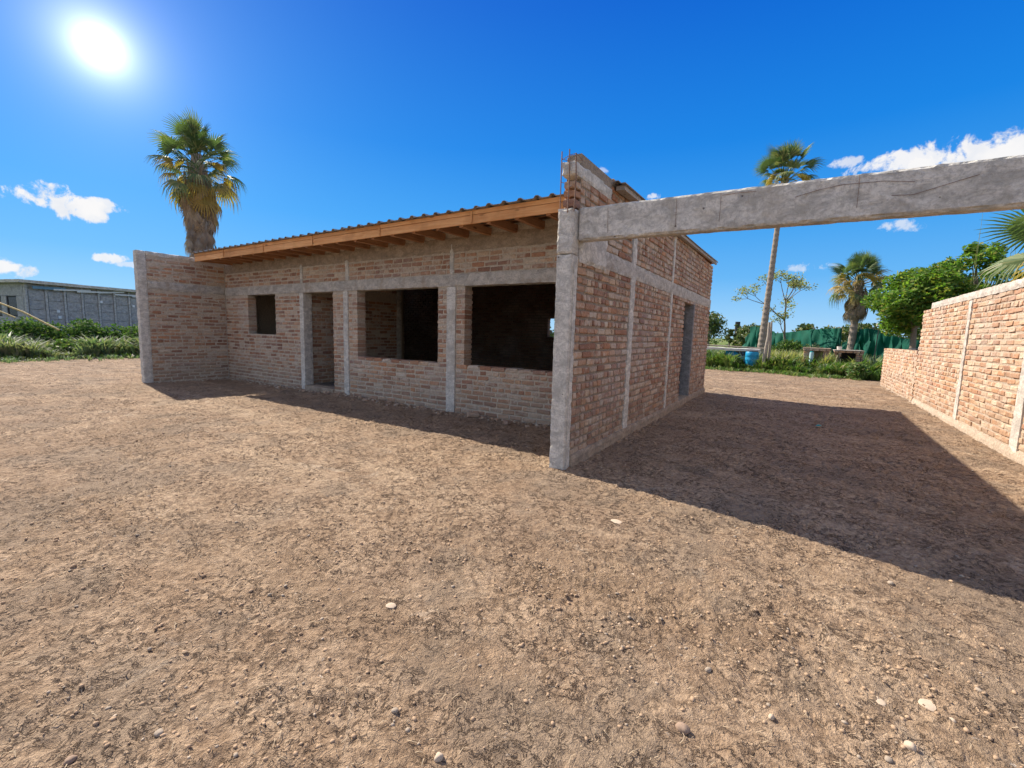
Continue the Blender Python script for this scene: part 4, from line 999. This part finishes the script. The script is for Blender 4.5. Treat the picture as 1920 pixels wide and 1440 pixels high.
# ------------------------------------------------------------------ far vegetation
def fartree(x, y, w, h, label, seed, n=1500, ls=.28, mat=FAR, thin=False):
    r = np.random.RandomState(seed); t = empty('far_tree', (x, y, 0), label, 'tree', 'far trees along the horizon')
    mb = MB(); mb.tube([(0, 0, -.2), (0, 0, h*.5)], [.18, .1], 6); mb.build('trunk', BARK, t)
    cs = [((r.rand()-.5)*w*.7*(.4 if thin else 1), (r.rand()-.5)*w*.5, h*(.25+.6*r.rand())) for _ in range(12)]
    leaf_obj('crown', mat, t, cs, [min(w, h)*.24*(.7+.6*r.rand()) for _ in cs], n, ls, seed, flat=.9, elong=1.5)
for i, (x, y, w, h, lb, th) in enumerate([(-10.2, 75, 5.5, 5.6, 'rounded far tree just right of the house end', False), (-7.7, 80, 1.3, 4.3, 'narrow far tree, left one of the slim pair on the horizon', True), (-6.6, 80, 1.2, 4.6, 'narrow far tree, right one of the slim pair on the horizon', True),
        (-4.3, 78, 4.0, 4.6, 'domed far tree left of the slender palm', False), (-3.2, 55, 3.0, 2.2, 'yellowish low far tree on the field left of the palm', False),
        (3.2, 40, 3.4, 2.9, 'far tree behind the middle of the long net', False), (6.0, 42, 3.6, 3.0, 'far tree behind the short palm', False), (9.0, 40, 4.5, 3.4, 'far tree between the short palm and the dense tree', False),
        (13, 38, 6, 4.2, 'far tree behind the dense green tree', False), (-17.5, 33, 6.0, 3.6, 'leafy green tree seen through the small back window of the house', False), (-41.5, 1.2, 3.5, 4.2, 'green tree behind the grey building at the left edge', False)]):
    fartree(x, y, w, h, lb, 400+i, 2200 if w > 2 else 500, .2 if y < 60 else .3)
# one continuous hedge far away
r = np.random.RandomState(9); cs = []; ra = []
for i in range(420):
    a = rad(r.uniform(-45, 110)); d = r.uniform(95, 130); cs.append((CAM.x-math.sin(a)*d, CAM.y+math.cos(a)*d, r.uniform(.5, 2.3))); ra.append(r.uniform(1.2, 2.6))
tag(leaf_obj('far_hedge', FAR, None, cs, ra, 16000, .42, 9, flat=.8, elong=1.4), kind='stuff')
# water tower like stump on the horizon
t = empty('distant_tower', (-13.3, 145, 0), 'small slim tower on the horizon left of the slender palm', 'tower')
mb = MB(); mb.tube([(0, 0, 0), (0, 0, 6.6)], [.75, .7], 10); mb.build('shaft', DARK, t)
mb = MB(); mb.box((1.6, -1, 0), (3.4, 1, 5.4)); mb.build('annex', WHITE, t)
# pale low wall across the field
t = empty('field_wall', (-2, 42, 0), 'long low pale wall crossing the green field beyond the weeds', 'wall')
rough_box('wall_body', (-22, 0, 0), (2, .2, .45), WHITE, t, seg=1.2, amp=.02, seed=190)

# ------------------------------------------------------------------ stones, straw, rubble
def stone_mesh(seed, flat=.6):
    import bmesh
    r = np.random.RandomState(seed); bm = bmesh.new(); bmesh.ops.create_icosphere(bm, subdivisions=3, radius=1)
    me = bpy.data.meshes.new('stone'); bm.to_mesh(me); bm.free()
    V = np.empty(len(me.vertices)*3); me.vertices.foreach_get('co', V); V = V.reshape(-1, 3)
    d = 1+.28*vnoise3(V, 1.1, seed)+.09*vnoise3(V, 3.1, seed+3)
    V = V*d[:, None]*np.array([1, .8, flat]); me.vertices.foreach_set('co', V.ravel()); me.polygons.foreach_set('use_smooth', [True]*len(me.polygons)); me.update(); return me
STG = simple('stone_grey', (.36, .29, .22), .85, .3, 30.); STP = simple('stone_pale', (.52, .41, .30), .85, .15, 30.); STB = simple('stone_brown', (.30, .21, .15), .9, .3, 30.)
stones = [(1.77, -2.57, .045, .75, STB, 'round brown stone, largest pebble, bottom centre right'), (1.09, -3.18, .030, .9, STP, 'round pinkish pebble nearest the bottom edge'),
          (2.48, -2.20, .034, .8, STP, 'pale stone near the bottom right with dark shadow'), (2.60, -1.87, .075, .12, STP, 'flat pale stone, largest flake at the lower right'),
          (2.42, -1.97, .050, .12, STP, 'smaller flat pale flake left of the largest one'), (.31, -2.69, .050, .2, STP, 'flat white stone left of centre in the open yard'),
          (2.62, -.79, .032, .7, STG, 'grey pebble near the shadow edge at the right'), (.94, -.96, .08, .10, STP, 'long pale flake in front of the corner post'),
          (1.80, -2.19, .028, .7, STG, 'grey pebble above the largest brown stone'), (2.65, -1.94, .020, .7, STP, 'tiny white pebble touching the largest flat flake'),
          (2.41, -2.29, .024, .6, STG, 'grey pebble left of the pale stone at the bottom right'), (.09, -3.88, .030, .7, STB, 'brown pebble in the bottom left corner'),
          (.22, -3.68, .030, .6, STG, 'grey pebble a little above the bottom left corner'), (2.05, -2.33, .022, .8, STP, 'small pink pebble right of the largest brown stone'),
          (1.28, -1.61, .05, .10, STP, 'small flat flake in the middle of the open yard'), (.83, -3.14, .024, .7, STG, 'grey pebble left of the round pinkish one')]
for i, (x, y, s, f, mt, lb) in enumerate(stones):
    s *= .58
    o = link('stone', stone_mesh(500+i, f), mt, None, (x, y, gz(x, y)+s*f*.35), (0, 0, i*1.3), (s, s, s)); tag(o, lb, 'stone')
# broken brick at the foot of the front wall
o = rough_box('broken_brick', (-.11, -.06, 0), (.11, .06, .09), BR, None, seg=.03, amp=.008, chip=.02, seed=201); o.location = (-2.55, 1.72, -.01); o.rotation_euler = (.1, .1, .7)
tag(o, 'broken red brick at the foot of the third front post', 'brick')
for i, (x, y, a, lb) in enumerate([(-5.2, 1.62, 1.1, 'half brick lying by the wall under the left big opening'), (-1.75, 1.55, .3, 'half brick lying by the wall under the right big opening'), (-8.3, 1.6, 2.0, 'half brick lying left of the doorway')]):
    q = rough_box('half_brick', (-.06, -.055, 0), (.07, .055, .07), BR, None, seg=.03, amp=.008, chip=.02, seed=210+i); q.location = (x, y, gz(x, y)-.01); q.rotation_euler = (.1, -.08, a); tag(q, lb, 'brick')
o = link('plastic_scrap', mesh_np('plastic_scrap', [(0, 0, .01), (.08, .01, .02), (.1, .07, .01), (.03, .06, .03), (.05, .03, .04)], np.array([(0, 1, 4), (1, 2, 4), (2, 3, 4), (3, 0, 4)])), TEAL, None, (2.4, 4.85, 0)); tag(o, 'teal scrap of plastic lying in the shaded yard', 'scrap')
ICO = None
def gravel(name, n, rmin, rmax, smin, smax, mat, seed, amin=-78, amax=78, label=None, clump=.8):
    global ICO
    if ICO is None:
        import bmesh
        bm = bmesh.new(); bmesh.ops.create_icosphere(bm, subdivisions=1, radius=1); ICO = (np.array([v.co[:] for v in bm.verts]), np.array([[v.index for v in f.verts] for f in bm.faces])); bm.free()
    r = np.random.RandomState(seed); cen = math.atan2(fw.y, fw.x)
    n2 = n*4; rr = np.exp(r.uniform(math.log(rmin), math.log(rmax), n2)); th = cen+np.radians(r.uniform(amin, amax, n2))
    X = CAM.x+rr*np.cos(th); Y = CAM.y+rr*np.sin(th)
    dens = pnoise(X*.8, Y*.8, 17)*1.8+.4
    k = (r.rand(n2) < np.clip(dens+(1-clump), .05, 1)) & ~((X > -11.6) & (X < .03) & (Y > 1.9) & (Y < 8.7)) & (X < 4.5); X, Y, rr = X[k][:n], Y[k][:n], rr[k][:n]; n = len(X)
    s = (smin+(smax-smin)*r.rand(n)**3)*(1+rr*.10); Z = gheight(X, Y)
    V = ICO[0][None]*(1+.35*(r.rand(n, 12, 1)-.5)); V = V*np.stack([s*(1+.5*r.rand(n)), s, s*(.45+.4*r.rand(n))], 1)[:, None, :]
    a = r.rand(n)*6.28; ca, sa = np.cos(a)[:, None], np.sin(a)[:, None]
    V = np.stack([V[..., 0]*ca-V[..., 1]*sa, V[..., 0]*sa+V[..., 1]*ca, V[..., 2]], 2)+np.stack([X, Y, Z+s*.15], 1)[:, None, :]
    F = (ICO[1][None]+np.arange(n)[:, None, None]*12).reshape(-1, 3)
    o = link(name, mesh_np(name, V.reshape(-1, 3), F, {'rnd': np.repeat(r.rand(n), 20)}, True), mat); tag(o, label, kind='stuff'); return o
CLOD = simple('dry_clods', (.42, .29, .185), .95, .3, 20.)
gravel('gravel', 9000, 1.0, 16, .0015, .009, CLOD, 1, label='small dry clods of soil strewn over the yard')
gravel('gravel', 900, 1.0, 16, .0015, .006, STP, 2, label='small pale chips strewn over the yard')
gravel('gravel', 700, 1.0, 12, .003, .009, STG, 3, label='small grey pebbles strewn over the yard')
def straw(name, n, mat, seed, rmax=16):
    r = np.random.RandomState(seed); cen = math.atan2(fw.y, fw.x)
    rr = np.exp(r.uniform(math.log(1.0), math.log(rmax), n)); th = cen+np.radians(r.uniform(-78, 78, n)); X = CAM.x+rr*np.cos(th); Y = CAM.y+rr*np.sin(th)
    k = ~((X > -11.6) & (X < .03) & (Y > 1.9) & (Y < 8.7)) & (X < 4.5); X, Y, rr = X[k], Y[k], rr[k]; n = len(X)
    Z = gheight(X, Y); L = (.008+.026*r.rand(n)**2)*(1+rr*.16); w = .0009*(1+rr*.32); a = r.rand(n)*6.28
    dx, dy = np.cos(a), np.sin(a); c = (r.rand(n)-.5)*.5
    def P(l, ww, z): return np.stack([X+dx*L*l-dy*(w*ww+c*L*(1-(2*l-1)**2)), Y+dy*L*l+dx*(w*ww+c*L*(1-(2*l-1)**2)), Z+.006+z], 1)
    V = np.stack([P(0, -1, 0), P(0, 1, 0), P(.5, -1, .006), P(.5, 1, .006), P(1, -1, 0), P(1, 1, 0)], 1).reshape(-1, 3); b = np.arange(n)[:, None]*6
    F = np.concatenate([b+np.array([[0, 1, 3, 2]]), b+np.array([[2, 3, 5, 4]])])
    o = link(name, mesh_np(name, V, F), mat); tag(o, 'bits of dry straw and twigs on the dirt', kind='stuff')
straw('straw', 3600, simple('straw', (.42, .32, .21), .9), 5); straw('straw', 3000, simple('dark_twigs', (.12, .085, .06), .9), 6)
# mortar crumbs and broken bits along the wall feet
def rubble(n, pts, mat, seed, s0=.008, s1=.035, w=.22):
    r = np.random.RandomState(seed); V = []; A = []
    P = np.array(pts, float); i = r.randint(0, len(P)-1, n); f = r.rand(n)[:, None]; Q = P[i]*(1-f)+P[i+1]*f
    d = P[i+1]-P[i]; d /= np.linalg.norm(d, axis=1)[:, None]; Q = Q+np.stack([d[:, 1], -d[:, 0]], 1)*(np.abs(r.randn(n))*w)[:, None]
    s = s0+(s1-s0)*r.rand(n)**4; V = ICO[0][None]*(1+.6*(r.rand(n, 12, 1)-.5))*np.stack([s*1.2, s, s*.7], 1)[:, None, :]+np.stack([Q[:, 0], Q[:, 1], gheight(Q[:, 0], Q[:, 1])+s*.2], 1)[:, None, :]
    F = (ICO[1][None]+np.arange(n)[:, None, None]*12).reshape(-1, 3)
    o = link('rubble', mesh_np('rubble', V.reshape(-1, 3), F, {'rnd': np.repeat(r.rand(n), 20)}), mat); tag(o, 'crumbs of mortar and brick at the foot of the walls', kind='stuff')
rubble(700, [(XW, 0.2), (XW, 1.9), (-8, 1.9), (-.2, 1.9)], MO, 7, .006, .028, .13); rubble(260, [(-8.2, 1.9), (-.2, 1.9)], BR, 8, .01, .05, .15); rubble(420, [(.03, .1), (.03, 8.6)], CLOD, 9, .006, .022, .12); rubble(500, [(4.5, 15), (4.5, 3)], MO2, 10, w=-.2)
rubble(70, [(.03, .1), (.03, 8.6)], STP, 12, .005, .016, .5)
